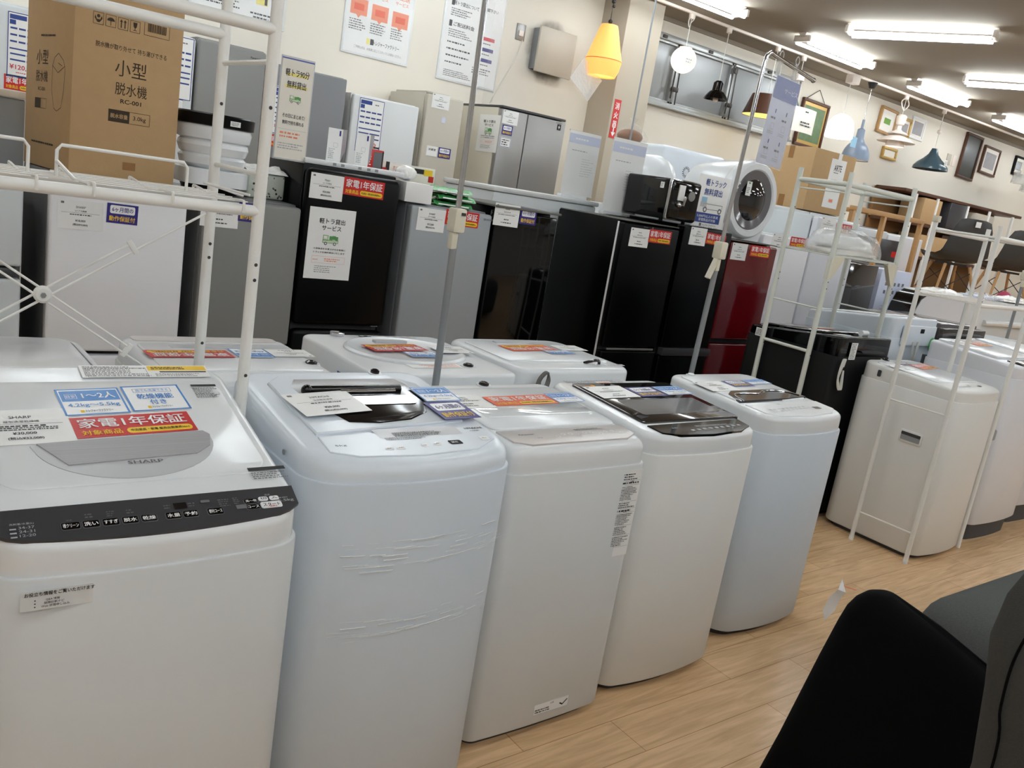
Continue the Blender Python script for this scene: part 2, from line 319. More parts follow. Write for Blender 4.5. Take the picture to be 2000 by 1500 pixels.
def dry_tag(w=0.116, h=0.1):
    F = Flat().rect(0, 0, w, h, 'tag_white', 0); F.frame(0, 0, w, h, 0.004, 'tag_sky', 1); F.frame(0, h*0.3, w*0.66, h*0.15, 0.0008, 'ink_blue', 1); F.text('雨でも洗濯できる', 0, h*0.3, w*0.56, h*0.1, 'tag_sky')
    F.text('乾燥機能', 0, h*0.06, w*0.62, h*0.21, 'tag_sky', True); F.text('付き', 0, -h*0.17, w*0.28, h*0.19, 'tag_sky', True); F.text('トレジャーファクトリー', w*0.03, -h*0.36, w*0.34, h*0.08, 'ink', True); F.rect(-w*0.19, -h*0.36, w*0.06, h*0.1, 'tag_yellow', 1); return F
def kei_truck(F, cx, cy, w, lay=2):     # little line drawing of a light truck
    h = w*0.62
    F.rect(cx, cy-h*0.22, w, h*0.3, 'pale_green', lay); F.rect(cx-w*0.32, cy+h*0.12, w*0.34, h*0.5, 'pale_green', lay); F.frame(cx-w*0.32, cy+h*0.12, w*0.34, h*0.5, w*0.025, 'ink_green', lay+1)
    F.frame(cx, cy-h*0.22, w, h*0.3, w*0.025, 'ink_green', lay+1); F.rect(cx-w*0.34, cy+h*0.18, w*0.18, h*0.22, 'paper', lay+1)
    for x, y, a in ((0.02, 0.12, 0.2), (0.22, 0.16, 0.22), (0.4, 0.1, 0.16)): F.rect(cx+w*x, cy+h*y, w*a, h*0.36, 'ink_green', lay)
    for x in (-0.3, 0.28): F.poly([(cx+w*x+w*0.1*math.cos(a*PI/6), cy-h*0.42+w*0.1*math.sin(a*PI/6)) for a in range(12)], 'ink_gray', lay+2); F.poly([(cx+w*x+w*0.05*math.cos(a*PI/6), cy-h*0.42+w*0.05*math.sin(a*PI/6)) for a in range(12)], 'paper', lay+3)
    return F
def truck_poster(w=0.224, h=0.318):
    F = Flat().rect(0, 0, w, h, 'paper', 0); F.text('軽トラ貸出', 0, h*0.32, w*0.56, h*0.075, 'ink', True); F.text('サービス', 0, h*0.225, w*0.42, h*0.07, 'ink', True); kei_truck(F, 0, h*0.07, w*0.34)
    F.text('大型商品をお買上げのお客様に', 0, -h*0.07, w*0.7, h*0.024, 'ink', True); F.text('トラックを無料貸出いたします', 0, -h*0.12, w*0.68, h*0.024, 'ink', True)
    F.frame(0, -h*0.225, w*0.72, h*0.1, 0.0008, 'coral', 1); F.micro(-w*0.26, -h*0.225, w*0.16, h*0.02, 1, 'coral'); F.micro(w*0.12, -h*0.225, w*0.42, h*0.055, 2, 'coral'); F.micro(-w*0.02, -h*0.36, w*0.54, h*0.11, 4, 'ink_gray', fill=0.35); return F
def price_sheet(price='¥71,500', w=0.213, h=0.4):
    F = Flat().rect(0, 0, w, h, 'paper', 0); F.frame(0, 0.0, w*0.98, h*0.98, 0.005, 'ink_blue', 1); F.rect(-w*0.22, h*0.42, w*0.44, h*0.07, 'ink_blue', 1); F.rect(-w*0.36, h*0.34, w*0.16, h*0.07, 'ink_blue', 1); F.micro(w*0.25, h*0.4, w*0.25, h*0.04, 1, 'ink_gray')
    for i in range(3):
        for j in range(4): F.rect(w*(-0.33+0.22*j), h*(0.25-0.1*i), w*0.18, h*0.028, 'ink_blue', 1)
    F.rect(0, h*-0.06, w*0.86, h*0.022, 'ink_blue', 1)
    for i in range(2):
        for j in range(2): F.rect(w*(-0.21+0.43*j), h*(-0.14-0.09*i), w*0.4, h*0.024, 'ink_blue', 1)
    if price: F.text(price, -w*0.05, -h*0.34, w*0.74, h*0.085, 'ink_red', True)
    F.micro(-w*0.05, -h*0.42, w*0.4, h*0.025, 1, 'ink_red'); return F
# ------------------------------------------------------------------ the room
WY, CZ = 6.8, 3.4
XL, XR, YF = -4.0, 19.0, -7.0
struct(MB().box(((XL+XR)/2, (YF+WY)/2, -0.05), (XR-XL, WY-YF, 0.1), 'oak_floor').build('floor'), 'light oak wood laminate floor')
struct(MB().box(((XL+XR)/2, (YF+WY)/2, CZ+0.05), (XR-XL+0.4, WY-YF+0.4, 0.1), 'ceiling').build('ceiling'), 'grey beige textured ceiling')
wb = MB(); WX0, WX1, WZ0, WZ1 = 6.40, 9.12, 2.53, 3.24           # back wall with the strip window let into it
wb.box(((XL+WX0)/2, WY+0.1, CZ/2), (WX0-XL, 0.2, CZ), 'wall'); wb.box(((XR+WX1)/2, WY+0.1, CZ/2), (XR-WX1, 0.2, CZ), 'wall')
wb.box(((WX0+WX1)/2, WY+0.1, WZ0/2), (WX1-WX0, 0.2, WZ0), 'wall'); wb.box(((WX0+WX1)/2, WY+0.1, (CZ+WZ1)/2), (WX1-WX0, 0.2, CZ-WZ1), 'wall')
wbo = struct(wb.build('wall_back'), 'cream back wall')
struct(MB().box((XL-0.1, (YF+WY)/2, CZ/2), (0.2, WY-YF, CZ), 'wall_plain').build('wall_left'))
struct(MB().box((XR+0.1, (YF+WY)/2, CZ/2), (0.2, WY-YF, CZ), 'wall_plain').build('wall_right'))
struct(MB().box(((XL+XR)/2, YF-0.1, CZ/2), (XR-XL, 0.2, CZ), 'wall_plain').build('wall_front'))
struct(MB().box(((XL+XR)/2, WY-0.006, 0.05), (XR-XL, 0.012, 0.1), 'wood_dark').build('baseboard_back'))
pil = MB().box((6.10, (6.44+WY)/2, CZ/2), (0.47, WY-6.44, CZ), 'pillar_paint', 0.006)
pil_o = struct(pil.build('wall_pillar'), 'cream square pillar standing out from the back wall')
# strip window: aluminium frame, three frosted top-hung sashes and their stays
win = struct(thing('window_1', 'long high strip window of frosted glass in an aluminium frame', 'window', (0, WY, 0))); del win['category']
m = MB(); W = WX1-WX0; cx = (WX0+WX1)/2
m.box((cx, 0.01, WZ1-0.03), (W, 0.1, 0.06), 'alu', 0.004).box((cx, 0.01, WZ0+0.025), (W, 0.12, 0.05), 'alu', 0.004).box((cx, -0.035, WZ0+0.004), (W+0.05, 0.07, 0.02), 'alu', 0.004)
for x in (WX0+0.02, WX1-0.02): m.box((x, 0.01, (WZ0+WZ1)/2), (0.04, 0.1, WZ1-WZ0), 'alu', 0.004)
m.build('window_frame', win)
edges = [WX0+0.04, 6.99, 7.89, WX1-0.04]
for a, b in zip(edges, edges[1:]):
    m = MB(); m.box(((a+b)/2, 0.03, (WZ0+WZ1)/2), (b-a-0.05, 0.012, WZ1-WZ0-0.12), 'glass_frost'); p = m.build('pane', win)
    m = MB(); 
    for x in (a+0.02, b-0.02): m.box((x, 0.01, (WZ0+WZ1)/2), (0.035, 0.05, WZ1-WZ0-0.08), 'alu', 0.003)
    for z in (WZ0+0.06, WZ1-0.07): m.box(((a+b)/2, 0.01, z), (b-a, 0.05, 0.03), 'alu', 0.003)
    m.tube([(a+0.05, -0.02, WZ1-0.03), (b-0.05, -0.02, WZ1-0.03)], 0.006, 'alu_dark', 6)
    m.box(((a+b)/2, -0.03, WZ1-0.035), (0.06, 0.05, 0.03), 'alu_dark', 0.004)
    m.build('sash', win)
for x in (6.99, 7.89, 8.98):
    m = MB(); m.tube([(x-0.03, -0.05, WZ1-0.08), (x-0.05, -0.06, WZ0+0.1)], 0.008, 'alu_dark', 6).tube([(x+0.02, -0.05, WZ1-0.1), (x+0.03, -0.06, WZ0+0.05)], 0.008, 'alu_dark', 6)
    m.box((x, -0.05, WZ0+0.2), (0.09, 0.03, 0.045), 'alu_dark', 0.004).box((x, -0.05, WZ1-0.14), (0.05, 0.03, 0.06), 'alu_dark', 0.004).build('window_stay', win)
# shelf beam above the window and lighting track on the ceiling
struct(MB().box((9.4, 6.34, CZ-0.012), (19.0, 0.035, 0.024), 'lamp_white', 0.003).build('trim_1'), 'white lighting track along the ceiling')
struct(MB().box((12.6, WY-0.012, CZ-0.02), (12.7, 0.024, 0.04), 'ceiling').build('trim_2'))

# ------------------------------------------------------------------ fluorescent ceiling lights
def ceiling_light(label, x, y, rz, group=None):
    t = thing('ceiling_light', label, 'ceiling light', (x, y, CZ), rz, group)
    m = MB(); m.prism([(-0.045, 0), (0.045, 0), (0.02, -0.04), (-0.02, -0.04)], -0.625, 0.625, 'fixture', M=Matrix(((0, 0, 1, 0), (1, 0, 0, 0), (0, 1, 0, 0), (0, 0, 0, 1)))).build('housing', t)
    for e in (-1, 1): MB().box((e*0.61, 0, -0.055), (0.03, 0.18, 0.06), 'fixture', 0.004).build('lamp_holder', t)
    for s in (-1, 1):
        MB().cyl((-0.59, s*0.07, -0.09), (0.59, s*0.07, -0.09), 0.0155, 'tube_lit', 10).build('tube', t)
    return t
lit = ceiling_light('twin-tube ceiling light cut off by the top edge, above the black pendant', 5.98, 5.72, 0, 'ceiling lights over the wall aisle')
def more_light(label, x, y, rz, group):
    c = copy_tree(lit); c.location = (x, y, CZ); c.rotation_euler = (0, 0, rz); c['label'] = label; c['group'] = group; return c
for i, (x, lb) in enumerate(((8.18, 'twin-tube ceiling light above the hanging sign, nearest along the wall'), (10.38, 'twin-tube ceiling light above the tiered white pendant'), (12.58, 'twin-tube ceiling light near the glass lamp cluster, third along the wall'))):
    more_light(lb, x, 5.72, 0, 'ceiling lights over the wall aisle')
NR = math.radians(-72)
more_light('big twin-tube ceiling light at the upper right, running across the view', 7.52, 4.47, NR, 'ceiling lights over the middle aisle')
more_light('twin-tube ceiling light running across the view, behind the big one', 9.76, 4.45, NR, 'ceiling lights over the middle aisle')
for x in (12.0, 14.2): more_light('distant twin-tube ceiling light at the right edge running across the view', x, 4.45, NR, 'ceiling lights over the middle aisle')
OUT = 'unseen twin-tube ceiling light, one of the shop rows and added fill lights'
for x, y in [(3.78, 5.72), (1.58, 5.72), (-0.62, 5.72), (14.8, 5.72), (17, 5.72)]+[(x, 4.45) for x in (5.3, 3.1, 0.9, -1.3)]+[(x, y) for y in (0.4, -1.4, -3.4) for x in (-2.0, 0.2, 2.4, 4.6, 7.0, 10.0, 13.2, 16.4)]+[(x, 2.4) for x in (2.9, 7.4, 9.6, 11.8, 14.0)]:  # last row is added, unseen, to brighten the right side and the lone machine
    more_light(OUT, x, y, NR if y == 4.45 else 0, 'ceiling lights out of view')
# ------------------------------------------------------------------ washing machines
class Washer:
    """top-load washing machine, front towards local -y; root at the middle of its footprint"""
    def __init__(s, name, label, x, y, w, d, seam, zf, zb, body='paint_white', cover='plastic_white', rf=0.05, rb=0.03, bulge=0.012, rz=0.0, skirt='dark_base', lift=0.03, taper=0.0, prof=None, topr=0.03, group=None):
        s.t = thing(name, label, 'washing machine', (x, y, 0), rz, group)
        s.w, s.d, s.seam, s.zf, s.zb, s.bulge = w, d, seam, zf, zb, bulge; s.prof = prof; s.cover = cover
        P = rrect(w, d, min(rf, rb) if rf == rb else rf, 6, 8)
        def shape(ins, dy=0.0):
            out = []
            for px, py in P:
                if py < 0: py -= bulge*(1-(2*px/w)**2)*min(1, (-2*py/d))**4
                out.append((px*(1-2*ins/w), py*(1-2*ins/d)))
            return out
        s.shape = shape; s.alpha = math.atan2(zb-zf, d)
        F = lambda ins, z: [(px, py, z) for px, py in shape(ins)]
        m = MB(); m.loft([F(0.03, 0.0), F(0.025, lift)], skirt)
        for a in (-1, 1):
            for b in (-1, 1): m.lathe([(0.025, 0), (0.025, 0.02), (0.02, lift+0.005)], skirt, 12, Matrix.Translation((a*(w/2-0.06), b*(d/2-0.06), 0)))
        m.build('base', s.t)
        m = MB(); m.loft([F(0.012+taper, lift-0.004), F(0.004+taper, lift), F(taper, lift+0.008), F(taper*0.5, seam*0.5), F(0.0, seam-0.004), F(0.0012, seam-0.0015), F(0.0066, seam-0.0008)], body); m.build('cabinet', s.t)
        tz = s.topz
        T = lambda ins, k: [(px, py, tz(py)-k) for px, py in shape(ins)]
        m = MB(); rings = [F(0.009, seam-0.004), F(0.0062, seam-0.003), F(0.0056, seam+0.002)]
        rings += [[(px, py, seam+0.004+(tz(py)-topr-seam-0.004)*k) for px, py in shape(0.0056+0.001*k)] for k in (0.5, 1.0)]
        for i in range(1, 6):
            a = PI/2*i/5; rings.append(T(0.0066+topr*(1-math.cos(a)), topr*(1-math.sin(a))))
        if prof:
            for ins in (0.06, 0.1, 0.14, 0.18, 0.22): rings.append(T(ins, 0))
        m.loft(rings, cover); s.top = m.build('top_cover', s.t, smooth=30)
    def topz(s, y):
        f = (y+s.d/2)/s.d
        if s.prof:
            for (a, za), (b, zb) in zip(s.prof, s.prof[1:]):
                if f <= b or (b, zb) == s.prof[-1]: return za+(zb-za)*(f-a)/(b-a)
        return s.zf+(s.zb-s.zf)*f
    def T(s, x, y, h=0.0, rz=0.0):
        e = 0.004; a = math.atan2(s.topz(y+e)-s.topz(y-e), 2*e)
        return F_top(x, y, s.topz(y)+h, a, rz)
    def plate(s, name, poly, h, m, lab=None, bev=0.0, h0=-0.004, M=None):
        cx = sum(p[0] for p in poly)/len(poly); cy = sum(p[1] for p in poly)/len(poly)
        return MB().prism([(x-cx, (y-cy)) for x, y in poly], h0, h, m, M=M or s.T(cx, cy), bev=bev).build(name, s.t, lab)
    def rplate(s, name, cx, cy, w, h, r, th, m, lab=None, bev=0.0, n=5):
        return MB().prism(rrect(w, h, r, n), -0.004, th, m, M=s.T(cx, cy), bev=bev).build(name, s.t, lab)
    def card(s, name, F, cx, cy, h=0.004, rz=0.0, k=1.0, lab=None):
        if name == 'panel_print': return print_on(s.top, F, s.T(cx, cy, h, rz), k)
        return flat_part(name, F, s.T(cx, cy, h, rz), s.t, k, lab)
def screw(s, x, y, z, face='L'):
    MB().lathe([(0.006, 0), (0.006, 0.002), (0.003, 0.003)], 'galv', 10, frame((x, y, z), (0, -1, 0), (0, 0, 1))).build('screw', s.t)
def cap(s, x, y, r=0.02, m='smoke_black'):
    MB().lathe([(r*1.5, 0), (r*1.5, 0.003)], 'plastic_white', 20, s.T(x, y)).lathe([(r, 0), (r, 0.006), (r*0.7, 0.009), (r*0.4, 0.006)], m, 20, s.T(x, y, 0.002)).build('water_inlet', s.t)
GF = 'washing machines in the front row'; GB = 'washing machines in the back row'
# -- front row, leftmost: drying model with a dark control strip
w1 = Washer('washing_machine', 'white washing machine at left edge with dark grey button strip and ribbed lid handle', 0.4225, 1.655, 0.525, 0.55, 0.79, 0.845, 0.985, rf=0.06, bulge=0.022, prof=[(0, 0.846), (0.115, 0.872), (1.0, 0.99)], topr=0.016, group=GF)
Y0 = -0.275
pp = []
for i in range(25):
    x = -0.25+0.5*i/24; pp.append((x, Y0-0.022*(1-(2*x/0.525)**2)+0.012+0.035*max(0, abs(x)/0.25-0.86)**1.4*6))
pp += [(0.252, -0.206), (-0.252, -0.206)]
cx = sum(p[0] for p in pp)/len(pp); cy = sum(p[1] for p in pp)/len(pp)
m = MB(); Mp = w1.T(0, -0.24); m.prism([(x, (y+0.24)*1.04) for x, y in pp], -0.004, 0.0025, 'panel_dark', M=Mp); cp = m.build('control_panel', w1.t, 'dark grey control strip')
def pbtn(x, y, w, h, s, m='black_gloss', tm='tag_white', rim='ink_gray'):
    F = Flat().rect(0, 0, w, h, rim, 0, 0.004).rect(0, 0, w*0.93, h*0.88, m, 2, 0.003)
    if s: F.text(s, 0, 0, min(w*0.8, 0.012*len(s)), h*0.52, tm, True, 3)
    flat_part('button', F, Mp @ Matrix.Translation((x, y, 0.0025)), cp)
for x, s_ in ((-0.138, '槽クリーン'), (-0.108, '洗い'), (-0.078, 'すすぎ'), (-0.048, '脱水'), (-0.018, '乾燥'), (0.022, '水量'), (0.051, '予約'), (0.094, '便利コース')): pbtn(x, -0.012, 0.0265 if len(s_) < 5 else 0.029, 0.017, s_)
pbtn(0.163, 0.004, 0.027, 0.012, '洗〜乾'); pbtn(0.163, -0.011, 0.027, 0.012, 'コース')
pbtn(0.187, 0.007, 0.018, 0.011, '切', 'tag_white', 'ink', 'tag_white'); pbtn(0.208, 0.007, 0.018, 0.011, '入', 'tag_white', 'ink', 'tag_white'); pbtn(0.198, -0.009, 0.04, 0.016, 'スタート', 'tag_white', 'ink', 'tag_white')
F = Flat(); F.text('一時停止', 0.198, -0.0145, 0.018, 0.0035, 'ink_red', True, 4)
F.text('洗剤量/水量(L)', -0.206, 0.002, 0.034, 0.005, 'ink_faint', False, 3)
for i, s_ in enumerate(('34-37', '24-31', '12-20')): F.text(s_, -0.2, -0.006-0.0085*i, 0.022, 0.0055, 'ink_faint', False, 3); F.rect(-0.219, -0.008-0.0085*i, 0.009, 0.003, 'ink_faint', 3)
F.rect(0.038, 0.009, 0.022, 0.014, 'smoke_black', 3); F.rect(0.082, 0.014, 0.016, 0.006, 'ink_gray', 3, 0.002); F.rect(0.142, -0.008, 0.019, 0.01, 'ink_gray', 3)
for x, y, w_, h_ in ((0.018, 0.009, 0.016, 0.012), (0.058, 0.009, 0.014, 0.012), (0.115, 0.006, 0.022, 0.02), (0.137, 0.008, 0.012, 0.018), (-0.108, 0.006, 0.014, 0.012), (-0.075, 0.006, 0.014, 0.014), (-0.045, 0.007, 0.012, 0.012), (-0.138, 0.0, 0.01, 0.004)): F.micro(x, y, w_, h_, max(1, int(h_/0.0045)), 'ink_gray', 3, seed=int(x*1e4) % 97)
F.micro(0.226, 0.005, 0.018, 0.004, 1, 'ink_faint', 3, seed=7); F.text('5.5kg', 0.228, -0.003, 0.03, 0.008, 'ink_faint', True, 3); F.text('電源', 0.197, 0.0155, 0.01, 0.004, 'ink_faint', False, 3)
flat_part('panel_print', F, Mp @ Matrix.Translation((0, 0, 0.0022)), cp)
# lid: half-round grip recess with ribbed grey hand hold
pl = [(-0.166, -0.032)]+[(0.0-0.005+0.158*math.cos(a), -0.032-0.118*math.sin(a)) for a in [PI*(1-i/24) for i in range(1, 24)]]+[(0.152, -0.020), (0.15, -0.012), (0.13, -0.010)]
lid1 = w1.rplate('lid', 0.0, 0.02, 0.46, 0.36, 0.05, 0.003, 'plastic_white', bev=0.003, n=8)
h1 = MB().prism([(x, y+0.08) for x, y in pl], -0.004, 0.0045, 'panel_gray', M=w1.T(0, -0.08)).build('lid_handle', w1.t, 'pale grey half-round lid handle')
MB().prism([(-0.155, -0.03), (-0.115, -0.102), (0.11, -0.088), (0.142, -0.062), (0.152, -0.025), (0.142, -0.010)], 0.0, 0.0065, 'ribbed_gray', M=w1.T(0, 0)).build('grip', h1, 'ribbed grey grip')
F = Flat().text('SHARP', 0, 0, 0.062, 0.0105, 'ink_gray', True); flat_part('lettering', F, w1.T(0.012, -0.103, 0.0045), h1)
F = price_card('SHARP', '¥30,000', '(税込¥33,000)', '縦型洗濯乾燥機', 0.16, 0.118); F.micro(0, -0.008, 0.13, 0.012, 2, 'ink', seed=3, center=True); w1.card('price_card', F, -0.168, 0.03, rz=0.02)
w1.card('size_tag', sky_tag(), -0.036, 0.112, rz=0.05); w1.card('dryer_tag', dry_tag(), 0.086, 0.121, rz=0.05); w1.card('warranty_tag', red_tag(w=0.222, h=0.072), 0.023, 0.024, rz=0.055)
F = Flat(); F.rect(0, 0.034, 0.054, 0.009, 'ink', 1); F.micro(0, 0.004, 0.054, 0.045, 9, 'ink_gray', 1, seed=5); F.frame(0, 0, 0.05, 0.008, 0.0006, 'ink_gray', 1); w1.card('caution_label', F, 0.197, 0.136, 0.003)
F = Flat(); F.rect(0, 0.014, 0.074, 0.011, 'ink', 1); F.micro(0, -0.008, 0.07, 0.024, 4, 'ink_gray', 1, seed=6); w1.card('child_lock_label', F, 0.224, -0.162, 0.003)
F = Flat().rect(0, 0, 0.262, 0.052, 'paper', 0); F.frame(-0.06, -0.005, 0.12, 0.04, 0.0008, 'ink_gray', 1); F.micro(-0.05, 0.0, 0.15, 0.044, 7, 'ink_gray', 1, seed=8); F.rect(0.066, 0.013, 0.125, 0.02, 'tag_yellow', 1); F.micro(0.066, 0.013, 0.11, 0.012, 2, 'ink', 2, seed=9); F.rect(0.076, -0.003, 0.1, 0.005, 'ink', 1); F.micro(0.07, -0.016, 0.11, 0.014, 3, 'ink_gray', 1, seed=2); w1.card('notice_label', F, 0.095, 0.232, 0.003)
yf1 = Y0-0.022
F = Flat().rect(0, 0, 0.135, 0.034, 'paint_white', 0); F.text('お役立ち情報をご覧いただけます', -0.012, 0.011, 0.1, 0.007, 'ink', True)
for i, s_ in enumerate(('Q&A 情報', '故障診断ナビ', 'Web 修理申し込み')): F.text(s_, -0.022+0.002*i, 0.0-0.0055*i, None, 0.0045, 'ink'); F.rect(-0.047, 0.0-0.0055*i, 0.002, 0.002, 'ink', 2)
flat_part('help_label', F, F_front(-0.145, yf1+0.0045, 0.757), w1.t)
# -- second: black hand hold, film wrapped around the cabinet
w2 = Washer('washing_machine', 'white washing machine with black see-through lid window and clear film stretched around its body', 0.99, 1.735, 0.535, 0.5, 0.862, 0.905, 0.962, body='paint_cool', cover='plastic_cool', rf=0.06, bulge=0.05, topr=0.025, group=GF)
l2 = w2.plate('lid', [(-0.2, -0.135), (0.2, -0.1), (0.2, 0.13), (0.14, 0.19), (-0.16, 0.19), (-0.2, 0.15)], 0.006, 'plastic_cool', bev=0.004)
w2.plate('lid_recess', [(-0.15, 0.07), (0.14, 0.07), (0.165, 0.12), (0.15, 0.165), (-0.13, 0.165), (-0.155, 0.12)], 0.0068, 'panel_gray', bev=0.002)
hp = [(-0.13, 0.07), (-0.12, 0.095), (0.1, 0.1), (0.125, 0.115), (0.155, 0.11), (0.158, 0.02), (0.125, -0.05), (0.06, -0.088), (-0.03, -0.1), (-0.1, -0.088), (-0.125, -0.02)]
hd = w2.plate('lid_window', hp, 0.009, 'smoke_black', 'black lid window', bev=0.003)
MB().cyl((-0.13, 0, 0.012), (0.12, 0, 0.012), 0.011, 'black_gloss', 14).cyl((-0.05, -0.012, 0.013), (0.1, -0.012, 0.013), 0.005, 'chrome', 10).sphere((-0.13, 0, 0.012), 0.014, 'black_gloss', 12, 8).build('grip_bar', hd).matrix_local = w2.T(0.0, 0.083)
MB().prism(rrect(0.2, 0.05, 0.012), 0.0, 0.011, 'lid_dark', M=w2.T(0.025, 0.02)).build('window_slot', hd)
F = price_card('HITACHI', '¥20,000', '(税込¥22,000)', '全自動洗濯機', 0.172, 0.122, 4); w2.card('price_card', F, -0.116, 0.002, 0.014, rz=0.12)
w2.card('size_tag', sky_tag(w=0.108, h=0.09), 0.204, 0.042, 0.012, rz=0.02); w2.card('warranty_tag', navy_tag(0.108, 0.102), 0.196, -0.054, 0.0105, rz=0.05)
cp2 = w2.plate('control_panel', [(-0.205, -0.215), (-0.15, -0.245), (0.0, -0.258), (0.15, -0.245), (0.225, -0.2), (0.235, -0.13), (-0.2, -0.143)], 0.003, 'plastic_cool', bev=0.002)
F = Flat().rect(0.045, 0.043, 0.22, 0.046, 'panel_gray', 1); F.text('HITACHI', 0.2, 0.047, 0.05, 0.009, 'ink', True); F.micro(0.2, 0.034, 0.034, 0.006, 1, 'ink_gray', 2, seed=13); F.text('5kg', -0.17, -0.004, 0.026, 0.009, 'ink')
F.micro(0.06, 0.034, 0.17, 0.022, 4, 'ink', 2, seed=11); F.micro(0.01, 0.014, 0.13, 0.014, 3, 'ink_gray', 2, seed=12)
for x, y in ((-0.068, -0.03), (-0.04, -0.031), (0.025, -0.026), (0.06, -0.022)): F.rect(x, y, 0.02, 0.016, 'tag_white', 2, 0.008); F.micro(x, y, 0.012, 0.004, 1, 'ink', 3, seed=int(abs(x)*999))
F.rect(0.108, -0.02, 0.034, 0.02, 'navy_black', 2, 0.004); F.micro(0.108, -0.02, 0.022, 0.01, 2, 'tag_white', 3, seed=14); F.rect(0.197, -0.008, 0.024, 0.02, 'tag_white', 2, 0.004); F.text('切/入', 0.197, -0.008, 0.014, 0.006, 'ink', False, 3)
flat_part('panel_print', F, w2.T(0.0, -0.19, 0.0025), cp2)
screw(w2, -0.266, -0.13, 0.885); cap(w2, 0.12, 0.215, 0.012)
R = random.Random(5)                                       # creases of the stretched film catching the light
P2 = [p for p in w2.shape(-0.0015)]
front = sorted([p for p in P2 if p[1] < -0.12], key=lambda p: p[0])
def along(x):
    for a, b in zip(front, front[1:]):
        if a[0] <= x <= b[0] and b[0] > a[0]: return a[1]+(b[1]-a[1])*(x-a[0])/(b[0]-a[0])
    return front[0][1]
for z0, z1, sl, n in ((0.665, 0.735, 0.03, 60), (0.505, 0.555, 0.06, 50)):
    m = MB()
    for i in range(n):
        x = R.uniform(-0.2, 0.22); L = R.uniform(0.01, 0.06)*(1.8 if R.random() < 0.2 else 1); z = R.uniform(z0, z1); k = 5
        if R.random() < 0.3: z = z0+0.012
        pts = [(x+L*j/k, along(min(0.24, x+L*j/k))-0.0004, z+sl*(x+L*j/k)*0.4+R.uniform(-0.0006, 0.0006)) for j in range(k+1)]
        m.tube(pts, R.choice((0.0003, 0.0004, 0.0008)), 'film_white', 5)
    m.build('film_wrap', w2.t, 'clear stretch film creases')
# -- third: beige touch panel
w3 = Washer('washing_machine', 'white washing machine with beige touch panel and long caution sticker on its front', 1.55, 1.81, 0.5, 0.5, 0.80, 0.866, 0.9, rf=0.035, bulge=0.008, topr=0.028, group=GF)
w3.rplate('lid', 0.0, 0.03, 0.45, 0.31, 0.03, 0.005, 'plastic_white', bev=0.004)
w3.rplate('lid_window', 0.01, 0.0, 0.4, 0.09, 0.02, 0.0065, 'clear_lid', bev=0.002)
cp3 = w3.plate('control_panel', [(-0.215, -0.205), (-0.17, -0.228), (0.17, -0.228), (0.222, -0.2), (0.228, -0.135), (-0.222, -0.135)], 0.004, 'panel_beige', 'beige touch panel', bev=0.001)
F = Flat().text('Panasonic', -0.147, 0.012, 0.05, 0.007, 'ink', True); F.text('5kg', -0.12, -0.014, 0.016, 0.006, 'ink_gray')
for i in range(10): F.rect(-0.055+0.026*i, -0.012+(0.012 if i % 3 else 0.0), 0.014, 0.012, 'paper', 2, 0.005); F.micro(-0.055+0.026*i, -0.012+(0.012 if i % 3 else 0.0), 0.01, 0.006, 2, 'ink_gray', 3, seed=i)
F.micro(0.1, 0.024, 0.14, 0.012, 2, 'ink_gray', 2, seed=21)
flat_part('panel_print', F, w3.T(0.0, -0.18, 0.0035), cp3)
F = price_card('Panasonic', '¥25,000', '(税込¥27,500)', '全自動洗濯機', 0.15, 0.105, 6); w3.card('price_card', F, -0.185, 0.074, 0.006)
w3.card('warranty_tag', red_tag('tag_orange', 0.236, 0.074), 0.014, 0.069, 0.007, rz=0.03); w3.card('size_tag', sky_tag(w=0.108, h=0.078), 0.19, 0.079, 0.007, rz=0.05)
cap(w3, -0.02, 0.215, 0.016)
F = Flat().rect(0, 0, 0.082, 0.262, 'paper', 0); R = random.Random(4); y = 0.124
for n, hh in ((3, 0.025), (1, 0.012), (9, 0.05), (3, 0.022), (1, 0.012), (7, 0.04), (5, 0.03), (6, 0.035)):
    F.micro(-0.002, y-hh/2, 0.074, hh*0.86, n, 'ink', 2, fill=0.5, seed=n*3+int(y*1e3)); F.rect(0, y-hh, 0.076, 0.0006, 'ink_gray', 1); y -= hh
F.rect(-0.034, -0.105, 0.006, 0.035, 'ink', 2); F.text('注意', 0.004, 0.096, 0.014, 0.007, 'ink', True, 3); F.text('注意', 0.0, 0.008, 0.014, 0.007, 'ink', True, 3)
flat_part('caution_label', F, F_front(0.188, -0.2535, 0.653), w3.t)
F = Flat().rect(0, 0, 0.13, 0.034, 'paper', 0); F.frame(0, 0, 0.13, 0.034, 0.0007, 'ink_faint', 1); F.text('注意', 0, 0.01, 0.014, 0.006, 'ink'); F.micro(-0.02, -0.006, 0.08, 0.014, 2, 'ink', seed=33); F.poly([(0.03, -0.002), (0.042, -0.009), (0.06, 0.006), (0.058, 0.009), (0.042, -0.004), (0.032, 0.002)], 'ink', 2)
flat_part('floor_notice_label', F, F_front(0.042, -0.2575, 0.078), w3.t)
